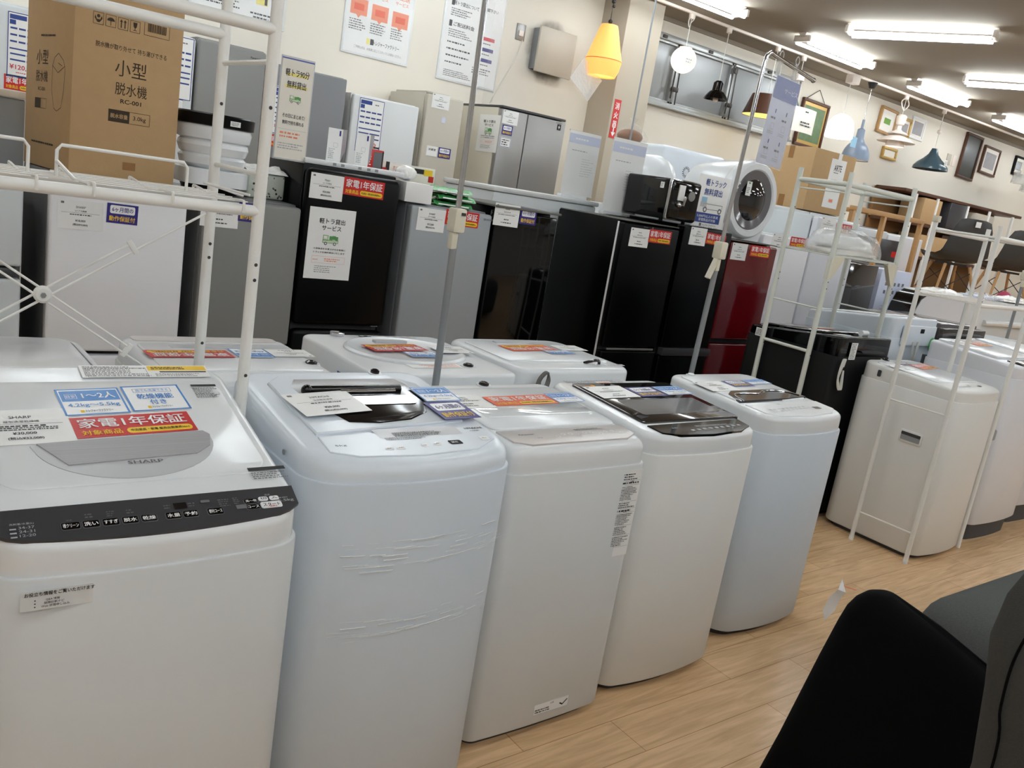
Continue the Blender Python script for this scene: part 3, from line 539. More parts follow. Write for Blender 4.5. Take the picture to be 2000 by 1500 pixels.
# -- fourth: large dark glass lid
w4 = Washer('washing_machine', 'white washing machine with dark brown glass lid over its whole top', 2.11, 1.86, 0.525, 0.5, 0.80, 0.857, 0.888, body='paint_warm', rf=0.05, bulge=0.03, topr=0.018, group=GF)
l4 = w4.rplate('lid', 0.03, 0.02, 0.46, 0.35, 0.012, 0.007, 'lid_dark', 'dark brown glass lid', bev=0.003)
MB().prism(rrect(0.37, 0.13, 0.01), 0.0, 0.0074, 'gray_glass', M=w4.T(0.04, -0.035)).build('window', l4)
cp4 = w4.plate('control_panel', [(-0.2, -0.235), (-0.14, -0.258), (0.0, -0.268), (0.15, -0.255), (0.225, -0.225), (0.235, -0.165), (-0.205, -0.175)], 0.004, 'black_gloss', 'black glass control panel', bev=0.001)
F = Flat().micro(-0.11, 0.012, 0.04, 0.008, 1, 'ink_faint', 2, seed=40)
for i in range(9): F.rect(-0.06+0.03*i, -0.012+0.002*i, 0.016, 0.011, 'ink_faint', 2, 0.003)
F.micro(0.08, 0.016, 0.2, 0.012, 2, 'ink_faint', seed=41); flat_part('panel_print', F, w4.T(0.0, -0.22, 0.0035), cp4)
F = price_card('', '¥20,000', '(税込¥22,000)', '全自動洗濯機', 0.175, 0.11, 8); w4.card('price_card', F, -0.1, 0.1, 0.009, rz=0.03); w4.card('warranty_tag', navy_tag(0.13, 0.09), 0.06, 0.094, 0.009, rz=0.02); w4.card('size_tag', sky_tag(w=0.135, h=0.085), 0.2, 0.1, 0.009, rz=0.03)
w4.card('energy_label', Flat().rect(0, 0, 0.065, 0.03, 'paper_cream', 0).micro(0, 0, 0.05, 0.018, 3, 'tag_orange', 2), -0.035, 0.205, 0.002); F = Flat().micro(0, 0, 0.3, 0.025, 3, 'ink_gray', 1, seed=44); w4.card('notice_label', F, -0.05, 0.225, 0.001)
# -- fifth: small black lid window at the end of the row
w5 = Washer('washing_machine', 'white washing machine with narrow black lid window, beside the brown glass lid one', 2.775, 1.95, 0.51, 0.5, 0.80, 0.86, 0.885, body='paint_cool', cover='plastic_white', rf=0.06, bulge=0.035, topr=0.016, group=GF)
w5.rplate('lid', 0.0, 0.06, 0.43, 0.3, 0.03, 0.005, 'plastic_white', bev=0.003)
bl = w5.plate('lid_window', [(-0.22, -0.1), (-0.19, -0.02), (-0.14, 0.012), (0.14, 0.022), (0.2, -0.01), (0.225, -0.075), (0.1, -0.088)], 0.0075, 'navy_black', 'black lid window', bev=0.002)
MB().tube(smooth_path([(-0.2, -0.1, 0.009), (-0.17, -0.03, 0.009), (-0.1, -0.022, 0.009), (-0.02, -0.028, 0.009), (0.03, -0.005, 0.009), (0.1, 0.0, 0.009), (0.17, -0.02, 0.009), (0.2, -0.06, 0.009)]), 0.0022, 'chrome', 6).build('rim', bl).matrix_local = w5.T(0, 0)
cp5 = w5.plate('control_panel', [(-0.21, -0.215), (-0.16, -0.245), (0.0, -0.258), (0.16, -0.24), (0.228, -0.2), (0.232, -0.115), (-0.215, -0.12)], 0.003, 'plastic_white', bev=0.002)
F = Flat().micro(-0.03, 0.05, 0.035, 0.006, 1, 'ink_gray', 2, seed=49); F.rect(0.135, -0.002, 0.04, 0.022, 'smoke_black', 2, 0.003)
for i in range(9): F.rect(-0.15+0.028*i, -0.02+0.003*i, 0.012, 0.01, 'panel_gray', 2, 0.004); F.micro(-0.15+0.028*i, 0.0+0.002*i, 0.018, 0.01, 2, 'ink_gray', 2, seed=50+i)
flat_part('panel_print', F, w5.T(0, -0.185, 0.0025), cp5)
w5.card('price_card', price_card('', '¥15,000', '(税込¥16,500)', '全自動洗濯機', 0.165, 0.108, 9), -0.155, 0.07, 0.006, rz=0.03); w5.card('warranty_tag', navy_tag(0.13, 0.07), 0.01, 0.095, 0.006, rz=0.04); w5.card('size_tag', sky_tag(w=0.135, h=0.055), 0.15, 0.11, 0.006, rz=0.04)
cap(w5, -0.14, 0.21, 0.014, 'plastic_white'); w5.card('notice_label', Flat().rect(0, 0, 0.3, 0.03, 'paper', 0).micro(-0.05, 0, 0.18, 0.022, 3, 'ink_gray', 1, seed=51).rect(0.1, 0.0, 0.1, 0.012, 'tag_yellow', 1), 0.05, 0.182, 0.001)
# -- lone machine across the gap, straddled by a rack
w6 = Washer('washing_machine', 'off-white washing machine standing under the white rack across the gap, side grip showing', 4.445, 2.1, 0.5, 0.52, 0.828, 0.885, 0.912, body='paint_warm', cover='paint_warm', rf=0.06, bulge=0.03, topr=0.014, lift=0.025, group=GF)
w6.rplate('lid', 0.0, 0.03, 0.43, 0.34, 0.03, 0.005, 'plastic_white', bev=0.003)
cap(w6, -0.07, 0.225, 0.018); w6.card('price_card', price_card('', '¥18,000', '(税込¥19,800)', '全自動洗濯機', 0.15, 0.1), -0.15, 0.09, 0.006, rz=0.1); w6.card('warranty_tag', red_tag('tag_orange', 0.2, 0.08), 0.1, 0.1, 0.007, rz=0.12); w6.card('size_tag', navy_tag(0.12, 0.05), -0.02, 0.155, 0.006, rz=0.12)
F = Flat().rect(0.1, 0, 0.03, 0.016, 'ink_gray', 1); F.rect(0.0, 0.01, 0.02, 0.012, 'ink_faint', 1); F.micro(-0.05, 0.0, 0.16, 0.02, 2, 'ink_faint', 1, seed=61); w6.card('panel_print', F, 0.0, -0.2, 0.001)
m = MB(); fr = F_left(-0.252, -0.1, 0.60); m.prism(rrect(0.118, 0.062, 0.01), -0.002, 0.004, 'paint_warm', M=fr, bev=0.002).prism(rrect(0.1, 0.042, 0.006), 0.0, 0.0046, 'gap_light', M=fr).prism(rrect(0.1, 0.016, 0.004), 0.0, 0.0052, 'gap', M=fr @ Matrix.Translation((0, 0.013, 0))).build('side_grip', w6.t)
MB().prism(rrect(0.018, 0.034, 0.006), -0.001, 0.003, 'gap', M=F_left(-0.2495, 0.145, 0.864)).build('hose_hole', w6.t)
# -- next machine at the right, taller, dark feet
w7 = Washer('washing_machine', 'white washing machine on dark grey base at right edge, right of the off-white one', 5.13, 2.12, 0.58, 0.5, 0.93, 0.995, 1.03, body='paint_lilac', cover='paint_lilac', rf=0.05, bulge=0.02, topr=0.012, lift=0.1, skirt='dark_base', group=GF)
w7.rplate('lid', 0.02, 0.06, 0.46, 0.34, 0.02, 0.012, 'plastic_white', bev=0.004); w7.card('warranty_tag', red_tag('tag_orange', 0.2, 0.085), 0.08, 0.13, 0.014, rz=0.0); w7.card('price_card', price_card('', '¥35,000', '(税込¥38,500)', '洗濯機'), -0.12, 0.12, 0.014)
w7.rplate('control_panel', 0.05, -0.19, 0.44, 0.1, 0.02, 0.006, 'smoke_black', 'dark control panel', bev=0.002)
MB().prism(rrect(0.1, 0.06, 0.01), -0.002, 0.004, 'panel_gray', M=F_left(-0.292, -0.2, 0.62)).build('side_grip', w7.t); MB().cyl((-0.20, 0.272, 0.86), (-0.20, 0.272, 0.93), 0.022, 'dark_base', 14).build('drain_hose', w7.t)
w8 = Washer('washing_machine', 'sliver of a white washing machine on grey feet, cut by right edge of picture', 5.78, 2.2, 0.56, 0.54, 0.93, 0.995, 1.03, body='paint_lilac', cover='plastic_white', lift=0.12, rf=0.05, bulge=0.02, topr=0.012, group=GF)
w8.rplate('lid', 0.0, 0.06, 0.46, 0.34, 0.02, 0.008, 'plastic_white', bev=0.004)
# -- back row, fronts turned to the wall
r1 = Washer('washing_machine', 'white washing machine turned to the wall, flat tagged lid, behind the dark button strip machine', 0.89, 2.4, 0.52, 0.54, 0.82, 0.88, 0.885, rz=PI, rf=0.05, bulge=0.02, topr=0.022, body='paint_warm', group=GB)
r1.rplate('lid', 0.0, 0.0, 0.45, 0.33, 0.03, 0.004, 'plastic_white', bev=0.003); r1.rplate('lid_recess', 0.0, -0.12, 0.28, 0.04, 0.008, 0.005, 'panel_gray'); r1.rplate('control_panel', 0.0, -0.225, 0.44, 0.06, 0.02, 0.003, 'panel_beige')
r1.card('warranty_tag', red_tag(w=0.236, h=0.084), 0.113, -0.02, 0.006, rz=0.03); r1.card('size_tag', sky_tag('2〜4人', '6kg〜7kg', w=0.11, h=0.11), -0.072, -0.035, 0.006); r1.card('price_card', price_card('', '¥22,000', '(税込¥24,200)', '洗濯機', 0.13, 0.09), -0.195, -0.04, 0.006); cap(r1, -0.215, 0.075, 0.018)
r1.card('hinge_print', Flat().rect(0, 0, 0.34, 0.012, 'panel_gray', 1).micro(0, 0, 0.32, 0.008, 1, 'ink', 2), -0.02, 0.05+0.1, 0.001)
r2_ = Washer('washing_machine', 'white washing machine turned to the wall, round lid, middle one behind the film-wrapped machine', 1.545, 2.5, 0.57, 0.58, 0.80, 0.875, 0.878, rz=PI, rf=0.04, bulge=0.0, topr=0.012, group=GB)
m = MB(); m.lathe([(0.21, -0.004), (0.21, 0.006), (0.2, 0.012), (0.17, 0.006), (0.0, 0.004)], 'plastic_white', 40, r2_.T(0.0, -0.02) @ Matrix.Diagonal((1.05, 0.9, 1, 1))).build('lid', r2_.t)
r2_.rplate('lid_grip', 0.0, -0.135, 0.13, 0.03, 0.006, 0.014, 'panel_gray'); F = Flat().rect(0.04, 0, 0.05, 0.015, 'smoke_black', 1)
for i in range(9): F.rect(-0.16+0.03*i, -0.004, 0.016, 0.01, 'panel_gray', 2, 0.004)
F.micro(0, 0.012, 0.34, 0.012, 2, 'ink_gray', 1, seed=70); r2_.card('panel_print', F, 0.0, -0.25, 0.001); MB().lathe([(0.026, 0), (0.026, 0.012), (0.02, 0.014)], 'chrome', 20, r2_.T(0.145, -0.262)).build('knob', r2_.t)
r2_.card('warranty_tag', red_tag(w=0.222, h=0.095), 0.037, -0.03, 0.013, rz=0.1); r2_.card('size_tag', sky_tag('4〜6人', '7kg〜9kg', w=0.122, h=0.07), -0.02, 0.062, 0.0125); r2_.card('price_card', price_card('', '¥30,000', '(税込¥33,000)', '洗濯機', 0.14, 0.1), -0.185, -0.015, 0.012); cap(r2_, -0.13, 0.18, 0.018)
r2_.card('caution_label', Flat().rect(0, 0, 0.2, 0.06, 'paper', 0).micro(0, 0, 0.18, 0.05, 5, 'coral', 1, seed=71), 0.0, 0.17, 0.001); flat_part('side_tag', Flat().rect(0, 0, 0.1, 0.06, 'tag_navy', 0).micro(0, 0, 0.08, 0.04, 3, 'tag_white', 1), frame((0.287, 0.1, 0.8), (0, 1, 0), (0, 0, 1)), r2_.t)
r3_ = Washer('washing_machine', 'white washing machine turned to the wall with a looped grey power cord at its back', 2.155, 2.525, 0.58, 0.5, 0.80, 0.876, 0.878, rz=PI, rf=0.06, bulge=0.01, topr=0.02, group=GB)
r3_.rplate('lid', 0.0, -0.02, 0.5, 0.32, 0.03, 0.005, 'plastic_white', bev=0.003); r3_.rplate('lid_grip', 0.02, -0.16, 0.18, 0.03, 0.008, 0.008, 'panel_gray'); r3_.card('warranty_tag', red_tag('tag_orange', 0.245, 0.092), 0.012, -0.06, 0.007, rz=0.1); r3_.card('size_tag', sky_tag('4〜6人', '7kg〜9kg', w=0.13, h=0.06), -0.09, 0.01, 0.008, rz=0.05); r3_.card('price_card', price_card('', '¥32,000', '(税込¥35,200)', '洗濯機', 0.14, 0.09), -0.21, -0.07, 0.007)
r3_.card('caution_label', Flat().micro(0, 0, 0.26, 0.05, 5, 'ink_faint', 1, seed=75), 0.08, 0.1, 0.001); r3_.card('notice_label', Flat().rect(0, 0, 0.1, 0.02, 'paper', 0).micro(0, 0, 0.09, 0.016, 3, 'ink', 1), -0.23, 0.185, 0.001)
MB().tube(smooth_path([(0.03, -0.02, 0.0), (0.0, 0.01, 0.018), (-0.03, 0.0, 0.012), (-0.032, 0.0, 0.0)], 4), 0.006, 'smoke_black', 8).build('hook_clip', r3_.t).matrix_local = r3_.T(-0.13, 0.17)
m = MB()
for i in range(4): m.tube(smooth_path([(0.01*i-0.02, 0.012+0.006*i, -0.06), (-0.028+0.004*i, 0.02, 0.0), (0.0, 0.025+0.004*i, 0.035), (0.028-0.004*i, 0.022, 0.0), (0.02-0.008*i, 0.014, -0.06)], 6), 0.004, 'cord_gray', 8)
m.build('power_cord', r3_.t).matrix_local = Matrix.Translation((0.2, 0.26, 0.845))
flat_part('rating_plate', Flat().rect(0, 0, 0.13, 0.03, 'paper', 0).micro(0, 0, 0.12, 0.026, 5, 'ink_gray', 1), F_back(0.02, 0.2535, 0.785), r3_.t)
r0 = Washer('washing_machine', 'white washing machine cut by the left edge behind the dark button strip machine', 0.27, 2.4, 0.54, 0.54, 0.80, 0.872, 0.878, rz=PI, rf=0.07, bulge=0.02, topr=0.022, body='paint_white', group=GB)
r0.rplate('lid', 0.0, 0.0, 0.46, 0.36, 0.04, 0.012, 'smoke_black', bev=0.004); r0.rplate('lid_window', 0.0, 0.0, 0.44, 0.34, 0.04, 0.02, 'plastic_white', bev=0.006)
# black big-drum machine behind the gap
r4 = Washer('washing_machine', 'large black washing machine inside the second rack, cord hanging at its back', 4.295, 2.69, 0.53, 0.58, 0.91, 0.955, 1.015, body='black_matte', cover='black_gloss', rz=PI, rf=0.03, bulge=0.0, topr=0.012, skirt='black_matte', group=GB)
r4.rplate('lid', 0.0, -0.04, 0.44, 0.4, 0.03, 0.014, 'black_gloss', bev=0.006); r4.card('price_card', Flat().rect(0, 0, 0.16, 0.07, 'paper', 0).micro(0, 0, 0.14, 0.05, 4, 'ink_gray', 1), -0.1, -0.06, 0.016); r4.card('warranty_tag', red_tag('tag_orange', 0.16, 0.06), 0.03, 0.02, 0.016); r4.card('manual_card', Flat().rect(0, 0, 0.09, 0.05, 'paper', 0), 0.15, 0.22, 0.004)
flat_part('rating_plate', Flat().rect(0, 0, 0.06, 0.09, 'paper', 0).micro(0, 0, 0.05, 0.08, 10, 'ink_gray', 1), F_back(0.13, 0.2925, 0.94), r4.t); flat_part('serial_plate', Flat().rect(0, 0, 0.06, 0.045, 'paper', 0).micro(0, 0, 0.05, 0.035, 5, 'ink', 1), frame((0.2655, -0.2, 0.925), (0, 1, 0), (0, 0, 1)), r4.t)
MB().prism(rrect(0.16, 0.065, 0.01), -0.002, 0.005, 'dark_base', M=frame((0.2655, 0.12, 0.6), (0, 1, 0), (0, 0, 1))).build('side_grip', r4.t)
m = MB()
for i in range(3): m.tube(smooth_path([(0.2, 0.30, 0.86), (0.22+0.01*i, 0.315, 0.9), (0.24, 0.31, 0.8), (0.215-0.01*i, 0.315, 0.74), (0.2, 0.305, 0.84)], 6), 0.005, 'cord_white', 8)
m.build('power_cord', r4.t); MB().cyl((-0.06, 0.2, 1.02), (-0.12, 0.2, 1.02), 0.016, 'plastic_white', 12).build('water_inlet', r4.t)
r5 = Washer('washing_machine', 'white washing machine turned to the wall with a knotted beige cord on its back', 4.96, 2.79, 0.52, 0.58, 1.0, 1.05, 1.12, rz=PI, rf=0.03, bulge=0.0, topr=0.012, body='paint_cool', cover='plastic_cool', group=GB)
r5.rplate('lid', 0.0, -0.04, 0.46, 0.38, 0.02, 0.01, 'plastic_white', bev=0.004); MB().box((-0.02, 0.3, 1.02), (0.36, 0.02, 0.12), 'plastic_cool', 0.008).box((-0.03, 0.3, 1.05), (0.04, 0.028, 0.025), 'black_matte', 0.002).build('back_panel', r5.t)
m = MB()
for s_ in (-1, 1):
    for i in range(2): m.tube(smooth_path([(0.02+s_*(0.035-0.008*i), 0.315, 0.985), (0.02+s_*0.015, 0.32, 0.9), (0.02-s_*0.005, 0.325, 0.85), (0.02+s_*(0.045-0.01*i), 0.32, 0.77), (0.02+s_*0.03, 0.315, 0.73), (0.02, 0.32, 0.84)], 6), 0.006, 'cord_white', 8)
m.build('power_cord', r5.t); MB().sphere((-0.17, 0.315, 0.97), 0.035, 'bag_green', 10, 8, (0.8, 0.4, 1.3)).build('earth_wire', r5.t)
r6 = Washer('washing_machine', 'dark brown washing machine behind the right-hand rack, only its top edge showing', 5.58, 2.8, 0.62, 0.6, 0.96, 1.06, 1.07, rz=PI, rf=0.03, bulge=0.0, topr=0.008, body='black_matte', cover='lid_dark', group=GB)
r6.rplate('lid', 0.0, 0.0, 0.5, 0.5, 0.02, 0.02, 'gray_glass', bev=0.004)
r7 = Washer('washing_machine', 'grey-topped washing machine at the right edge with slotted back panel', 6.3, 2.85, 0.62, 0.6, 0.9, 0.98, 1.0, rz=PI, rf=0.03, bulge=0.0, topr=0.008, body='fridge_silver', cover='fridge_silver', group=GB)
m = MB()
for i in range(4): m.box((0.0, 0.302, 0.9+0.02*i), (0.5, 0.008, 0.008), 'gap', 0.001)
m.box((0.14, 0.306, 0.92), (0.06, 0.01, 0.05), 'plastic_white', 0.004).build('back_panel', r7.t)
# ------------------------------------------------------------------ refrigerators
class Fridge:
    """front towards -y at y=yf; root at the middle of the front edge on the floor"""
    def __init__(s, label, x0, x1, yf, dep, h, doors, door_m, side_m, bev=0.012, top=None, group=None, th=0.055, gapm='gap', name='refrigerator', handle=None):
        s.w = x1-x0; s.h = h; s.d = dep
        s.t = thing(name, label, 'refrigerator', ((x0+x1)/2, yf, 0), 0, group); w = s.w
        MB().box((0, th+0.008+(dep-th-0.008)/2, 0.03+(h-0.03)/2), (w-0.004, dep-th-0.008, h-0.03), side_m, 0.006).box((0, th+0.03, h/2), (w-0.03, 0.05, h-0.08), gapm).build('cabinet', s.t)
        for a in (-1, 1): MB().cyl((a*(w/2-0.06), 0.1, 0), (a*(w/2-0.06), 0.1, 0.032), 0.02, 'black_matte', 10).build('foot', s.t)
        s.doors = []
        for dd in doors:
            z0, z1 = dd[:2]; xa, xb = (dd[2], dd[3]) if len(dd) > 2 else (-w/2, w/2)
            s.doors.append(MB().box(((xa+xb)/2, th/2, (z0+z1)/2), (xb-xa-0.004, th, z1-z0-0.006), door_m, bev, 3).build('door', s.t))
        if top: MB().box((0, dep/2+0.0, h+top[1]/2), (w+top[2]*2, dep+top[2]*2, top[1]), top[0], 0.004).build('top_board', s.t)
    def card(s, name, F, x, z, rz=0, k=1, par=None): return flat_part(name, F, F_front(x-s.t.location.x, -0.0012, z) @ Matrix.Rotation(rz, 4, 'Z'), par or s.t, k)
GR = 'refrigerators along the aisle'; GW = 'refrigerators along the back wall'
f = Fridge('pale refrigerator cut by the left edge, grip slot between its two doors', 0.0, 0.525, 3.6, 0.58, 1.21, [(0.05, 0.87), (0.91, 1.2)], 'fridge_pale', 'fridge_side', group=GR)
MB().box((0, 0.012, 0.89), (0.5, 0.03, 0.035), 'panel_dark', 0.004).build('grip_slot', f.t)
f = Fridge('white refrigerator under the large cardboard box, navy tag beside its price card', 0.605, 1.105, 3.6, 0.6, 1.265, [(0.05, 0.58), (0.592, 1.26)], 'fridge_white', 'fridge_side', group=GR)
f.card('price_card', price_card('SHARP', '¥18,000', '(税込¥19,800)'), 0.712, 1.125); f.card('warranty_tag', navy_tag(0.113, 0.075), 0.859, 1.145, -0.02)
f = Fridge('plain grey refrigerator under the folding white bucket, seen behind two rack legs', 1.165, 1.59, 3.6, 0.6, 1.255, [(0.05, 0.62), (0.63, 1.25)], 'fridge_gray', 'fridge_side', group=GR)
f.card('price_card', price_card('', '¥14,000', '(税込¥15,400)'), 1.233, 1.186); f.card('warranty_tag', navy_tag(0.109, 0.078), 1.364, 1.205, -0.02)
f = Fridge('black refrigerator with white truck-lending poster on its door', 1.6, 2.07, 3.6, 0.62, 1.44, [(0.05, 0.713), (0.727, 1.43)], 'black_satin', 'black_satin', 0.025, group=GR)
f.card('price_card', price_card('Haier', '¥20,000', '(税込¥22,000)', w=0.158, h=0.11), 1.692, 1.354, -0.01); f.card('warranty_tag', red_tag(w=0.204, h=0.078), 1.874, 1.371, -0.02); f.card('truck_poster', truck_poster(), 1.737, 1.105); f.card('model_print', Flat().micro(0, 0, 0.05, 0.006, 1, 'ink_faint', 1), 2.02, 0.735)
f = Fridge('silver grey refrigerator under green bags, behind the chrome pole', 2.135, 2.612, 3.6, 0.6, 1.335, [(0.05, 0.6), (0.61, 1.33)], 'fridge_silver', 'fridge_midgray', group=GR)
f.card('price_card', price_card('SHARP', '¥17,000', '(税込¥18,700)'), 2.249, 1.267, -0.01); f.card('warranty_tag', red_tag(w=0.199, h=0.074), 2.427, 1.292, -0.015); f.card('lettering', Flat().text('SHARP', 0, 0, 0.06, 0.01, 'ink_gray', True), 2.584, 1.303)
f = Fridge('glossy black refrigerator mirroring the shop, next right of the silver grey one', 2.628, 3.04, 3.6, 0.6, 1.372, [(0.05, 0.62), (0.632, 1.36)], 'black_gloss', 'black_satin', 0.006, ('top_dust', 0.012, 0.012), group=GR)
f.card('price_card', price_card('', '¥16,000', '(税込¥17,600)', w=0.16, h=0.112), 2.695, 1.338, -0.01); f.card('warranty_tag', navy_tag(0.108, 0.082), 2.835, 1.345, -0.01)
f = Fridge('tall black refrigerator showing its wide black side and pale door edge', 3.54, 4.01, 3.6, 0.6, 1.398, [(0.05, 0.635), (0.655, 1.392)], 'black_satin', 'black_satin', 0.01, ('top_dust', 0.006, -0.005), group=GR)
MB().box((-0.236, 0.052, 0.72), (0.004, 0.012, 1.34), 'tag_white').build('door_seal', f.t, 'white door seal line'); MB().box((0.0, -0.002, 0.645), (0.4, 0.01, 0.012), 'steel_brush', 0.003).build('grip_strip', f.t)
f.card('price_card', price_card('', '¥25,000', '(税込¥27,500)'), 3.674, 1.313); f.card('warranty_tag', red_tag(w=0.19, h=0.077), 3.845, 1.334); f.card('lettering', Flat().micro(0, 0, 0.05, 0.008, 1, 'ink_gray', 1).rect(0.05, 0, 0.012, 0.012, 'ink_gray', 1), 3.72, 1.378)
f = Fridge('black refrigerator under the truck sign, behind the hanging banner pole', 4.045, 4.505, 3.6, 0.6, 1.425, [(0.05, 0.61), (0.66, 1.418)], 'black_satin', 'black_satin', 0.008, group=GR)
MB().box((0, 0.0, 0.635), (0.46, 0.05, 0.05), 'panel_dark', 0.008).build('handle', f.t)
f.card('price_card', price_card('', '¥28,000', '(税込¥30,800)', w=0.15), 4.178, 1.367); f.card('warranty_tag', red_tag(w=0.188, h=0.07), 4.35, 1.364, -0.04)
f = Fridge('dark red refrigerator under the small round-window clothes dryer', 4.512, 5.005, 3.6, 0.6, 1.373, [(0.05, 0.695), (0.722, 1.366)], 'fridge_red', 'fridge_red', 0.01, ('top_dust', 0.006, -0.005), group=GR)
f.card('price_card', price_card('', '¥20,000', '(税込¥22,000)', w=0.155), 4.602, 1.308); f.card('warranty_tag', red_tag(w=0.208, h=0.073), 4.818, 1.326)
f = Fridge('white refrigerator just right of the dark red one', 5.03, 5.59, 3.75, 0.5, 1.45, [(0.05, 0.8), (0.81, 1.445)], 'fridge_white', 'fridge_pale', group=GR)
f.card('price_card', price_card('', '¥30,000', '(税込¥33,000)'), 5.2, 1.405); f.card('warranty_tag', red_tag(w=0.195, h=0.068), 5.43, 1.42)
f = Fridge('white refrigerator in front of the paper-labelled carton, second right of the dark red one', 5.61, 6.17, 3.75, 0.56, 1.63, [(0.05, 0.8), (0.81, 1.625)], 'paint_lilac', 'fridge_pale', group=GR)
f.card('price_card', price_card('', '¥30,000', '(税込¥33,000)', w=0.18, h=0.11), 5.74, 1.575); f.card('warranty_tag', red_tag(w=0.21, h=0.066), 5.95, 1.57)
f = Fridge('white refrigerator behind the round-window dryer, holding up the paper-labelled carton', 5.82, 6.38, 4.36, 0.6, 1.675, [(0.05, 0.8), (0.81, 1.67)], 'fridge_pale', 'fridge_pale', group=GR)
f = Fridge('white refrigerator behind the two white ones, under the right half of the paper-labelled carton', 6.39, 6.95, 4.36, 0.6, 1.675, [(0.05, 0.8), (0.81, 1.67)], 'fridge_pale', 'fridge_pale', group=GR)
# far row by the wall
f = Fridge('white refrigerator at far left by the wall with blue price sheet', 0.35, 1.2, 6.15, 0.62, 2.05, [(0.05, 1.0), (1.01, 2.04)], 'fridge_pale', 'fridge_pale', group=GW)
f.card('price_sheet', price_sheet('¥120,000', 0.2, 0.37), 0.88, 1.82); f.card('warranty_tag', red_tag(w=0.2, h=0.085), 0.87, 1.605)
f = Fridge('pale refrigerator by the wall with blue price sheet, half hidden by the cardboard box', 1.28, 1.862, 6.15, 0.62, 2.09, [(0.05, 1.0), (1.01, 2.08)], 'fridge_pale', 'fridge_pale', group=GW)
f.card('price_sheet', price_sheet('', 0.2, 0.4), 1.75, 1.88); f.card('card_holder', Flat().rect(0, 0, 0.2, 0.13, 'paper', 0), 1.7, 1.62)
f = Fridge('mid grey refrigerator by the wall between the two rack posts', 1.873, 2.346, 6.15, 0.62, 2.105, [(0.05, 0.9), (0.91, 2.1)], 'fridge_gray', 'fridge_side', 0.02, group=GW)
f.card('lettering', Flat().text('Panasonic', 0, 0, 0.08, 0.014, 'ink', True), 2.27, 2.045)
f = Fridge('smooth grey refrigerator by the wall behind the tall narrow sign', 2.405, 2.965, 6.15, 0.62, 2.05, [(0.05, 0.9), (0.91, 2.045)], 'fridge_midgray', 'fridge_side', 0.01, group=GW)
f.card('price_sheet', price_sheet('¥49,500', 0.2, 0.33), 2.52, 1.735); f.card('warranty_tag', red_tag(w=0.2, h=0.084), 2.52, 1.522)
f = Fridge('white refrigerator by the wall with a big blue price sheet in full view', 3.03, 3.6, 6.15, 0.62, 1.965, [(0.05, 0.9), (0.91, 1.96)], 'paint_white', 'paint_warm', group=GW)
f.card('price_sheet', price_sheet('¥71,500', 0.213, 0.4), 3.185, 1.745); f.card('warranty_tag', red_tag(w=0.2, h=0.078), 3.19, 1.56)
f = Fridge('beige refrigerator by the wall with small notice cards, left of the steel one', 3.66, 4.005, 6.15, 0.62, 2.085, [(0.05, 0.9), (0.91, 2.08)], 'fridge_beige', 'fridge_beige', group=GW)
f.card('price_card', price_card('', '¥25,000', '(税込¥27,500)', w=0.164, h=0.112), 3.782, 2.035); f.card('warranty_tag', navy_tag(0.118, 0.082), 3.88, 1.647); f.card('storage_card', Flat().rect(0, 0, 0.102, 0.078, 'paper', 0).text('冷蔵室', 0, 0.012, 0.07, 0.018, 'ink', True), 3.76, 1.647); f.card('sticker', Flat().rect(0, 0, 0.035, 0.045, 'paper_blue', 0), 3.83, 1.9)
MB().box((-0.05, 0.3, 2.092), (0.22, 0.5, 0.018), 'fridge_beige', 0.006).build('hinge_cover', f.t)
f = Fridge('stainless two-door refrigerator by the wall with truck poster on its cream side', 4.39, 5.1, 6.15, 0.62, 2.1, [(0.5, 2.095, -0.355, -0.079), (0.5, 2.095, -0.073, 0.355), (0.05, 0.49)], 'fridge_stain', 'fridge_cream', 0.008, ('panel_dark', 0.02, -0.004), group=GW)
f.card('price_card', price_card('', '', '', '', 0.163, 0.112), 4.484, 2.032); f.card('warranty_tag', navy_tag(0.109, 0.08), 4.47, 1.926); f.card('capacity_card', Flat().rect(0, 0, 0.11, 0.078, 'paper', 0).frame(0, 0, 0.106, 0.074, 0.003, 'ink_blue', 1).micro(0, 0, 0.08, 0.055, 3, 'ink', 2), 4.469, 1.826)
f.card('plasma_mark', Flat().rect(0, 0, 0.042, 0.05, 'ink', 0).poly([(0.004, 0.018), (-0.012, -0.002), (0.0, -0.002), (-0.004, -0.018), (0.012, 0.003), (0.001, 0.003)], 'tag_white', 1), 5.024, 2.042); f.card('lettering', Flat().text('SHARP', 0, 0, 0.07, 0.012, 'ink_gray', True), 5.02, 2.078)
flat_part('truck_poster', truck_poster(0.31, 0.31), F_left(-0.3545, 0.16, 1.88), f.t)

# ------------------------------------------------------------------ things on and around the refrigerators
# carton with the spin-dryer print
t = thing('cardboard_box', 'large brown cardboard box printed with a spin dryer, on the white refrigerator', 'box', (0.8335, 3.915, 1.268), math.radians(10))
MB().box((0, 0, 0.345), (0.41, 0.466, 0.69), 'cardboard', 0.003).build('carton', t)
F = Flat(); k = 'ink_brown'
F.text('脱水機が取り外せて 持ち運びできる', 0.007, 0.142, 0.27, 0.02, k); F.text('小型', 0.007, 0.071, 0.12, 0.06, k); F.text('脱水機', 0.012, -0.004, 0.122, 0.046, k); F.text('RC-001', 0.013, -0.049, 0.08, 0.016, k, True)
F.rect(-0.029, -0.106, 0.08, 0.045, k, 1); F.text('脱水容量', -0.029, -0.106, 0.066, 0.017, 'cardboard', True); F.frame(0.011, -0.106, 0.16, 0.045, 0.0015, k, 1); F.text('3.0kg', 0.05, -0.107, 0.05, 0.02, k)
for i in range(4): F.frame(-0.122+0.045*i, 0.229, 0.038, 0.042, 0.0015, k, 1)
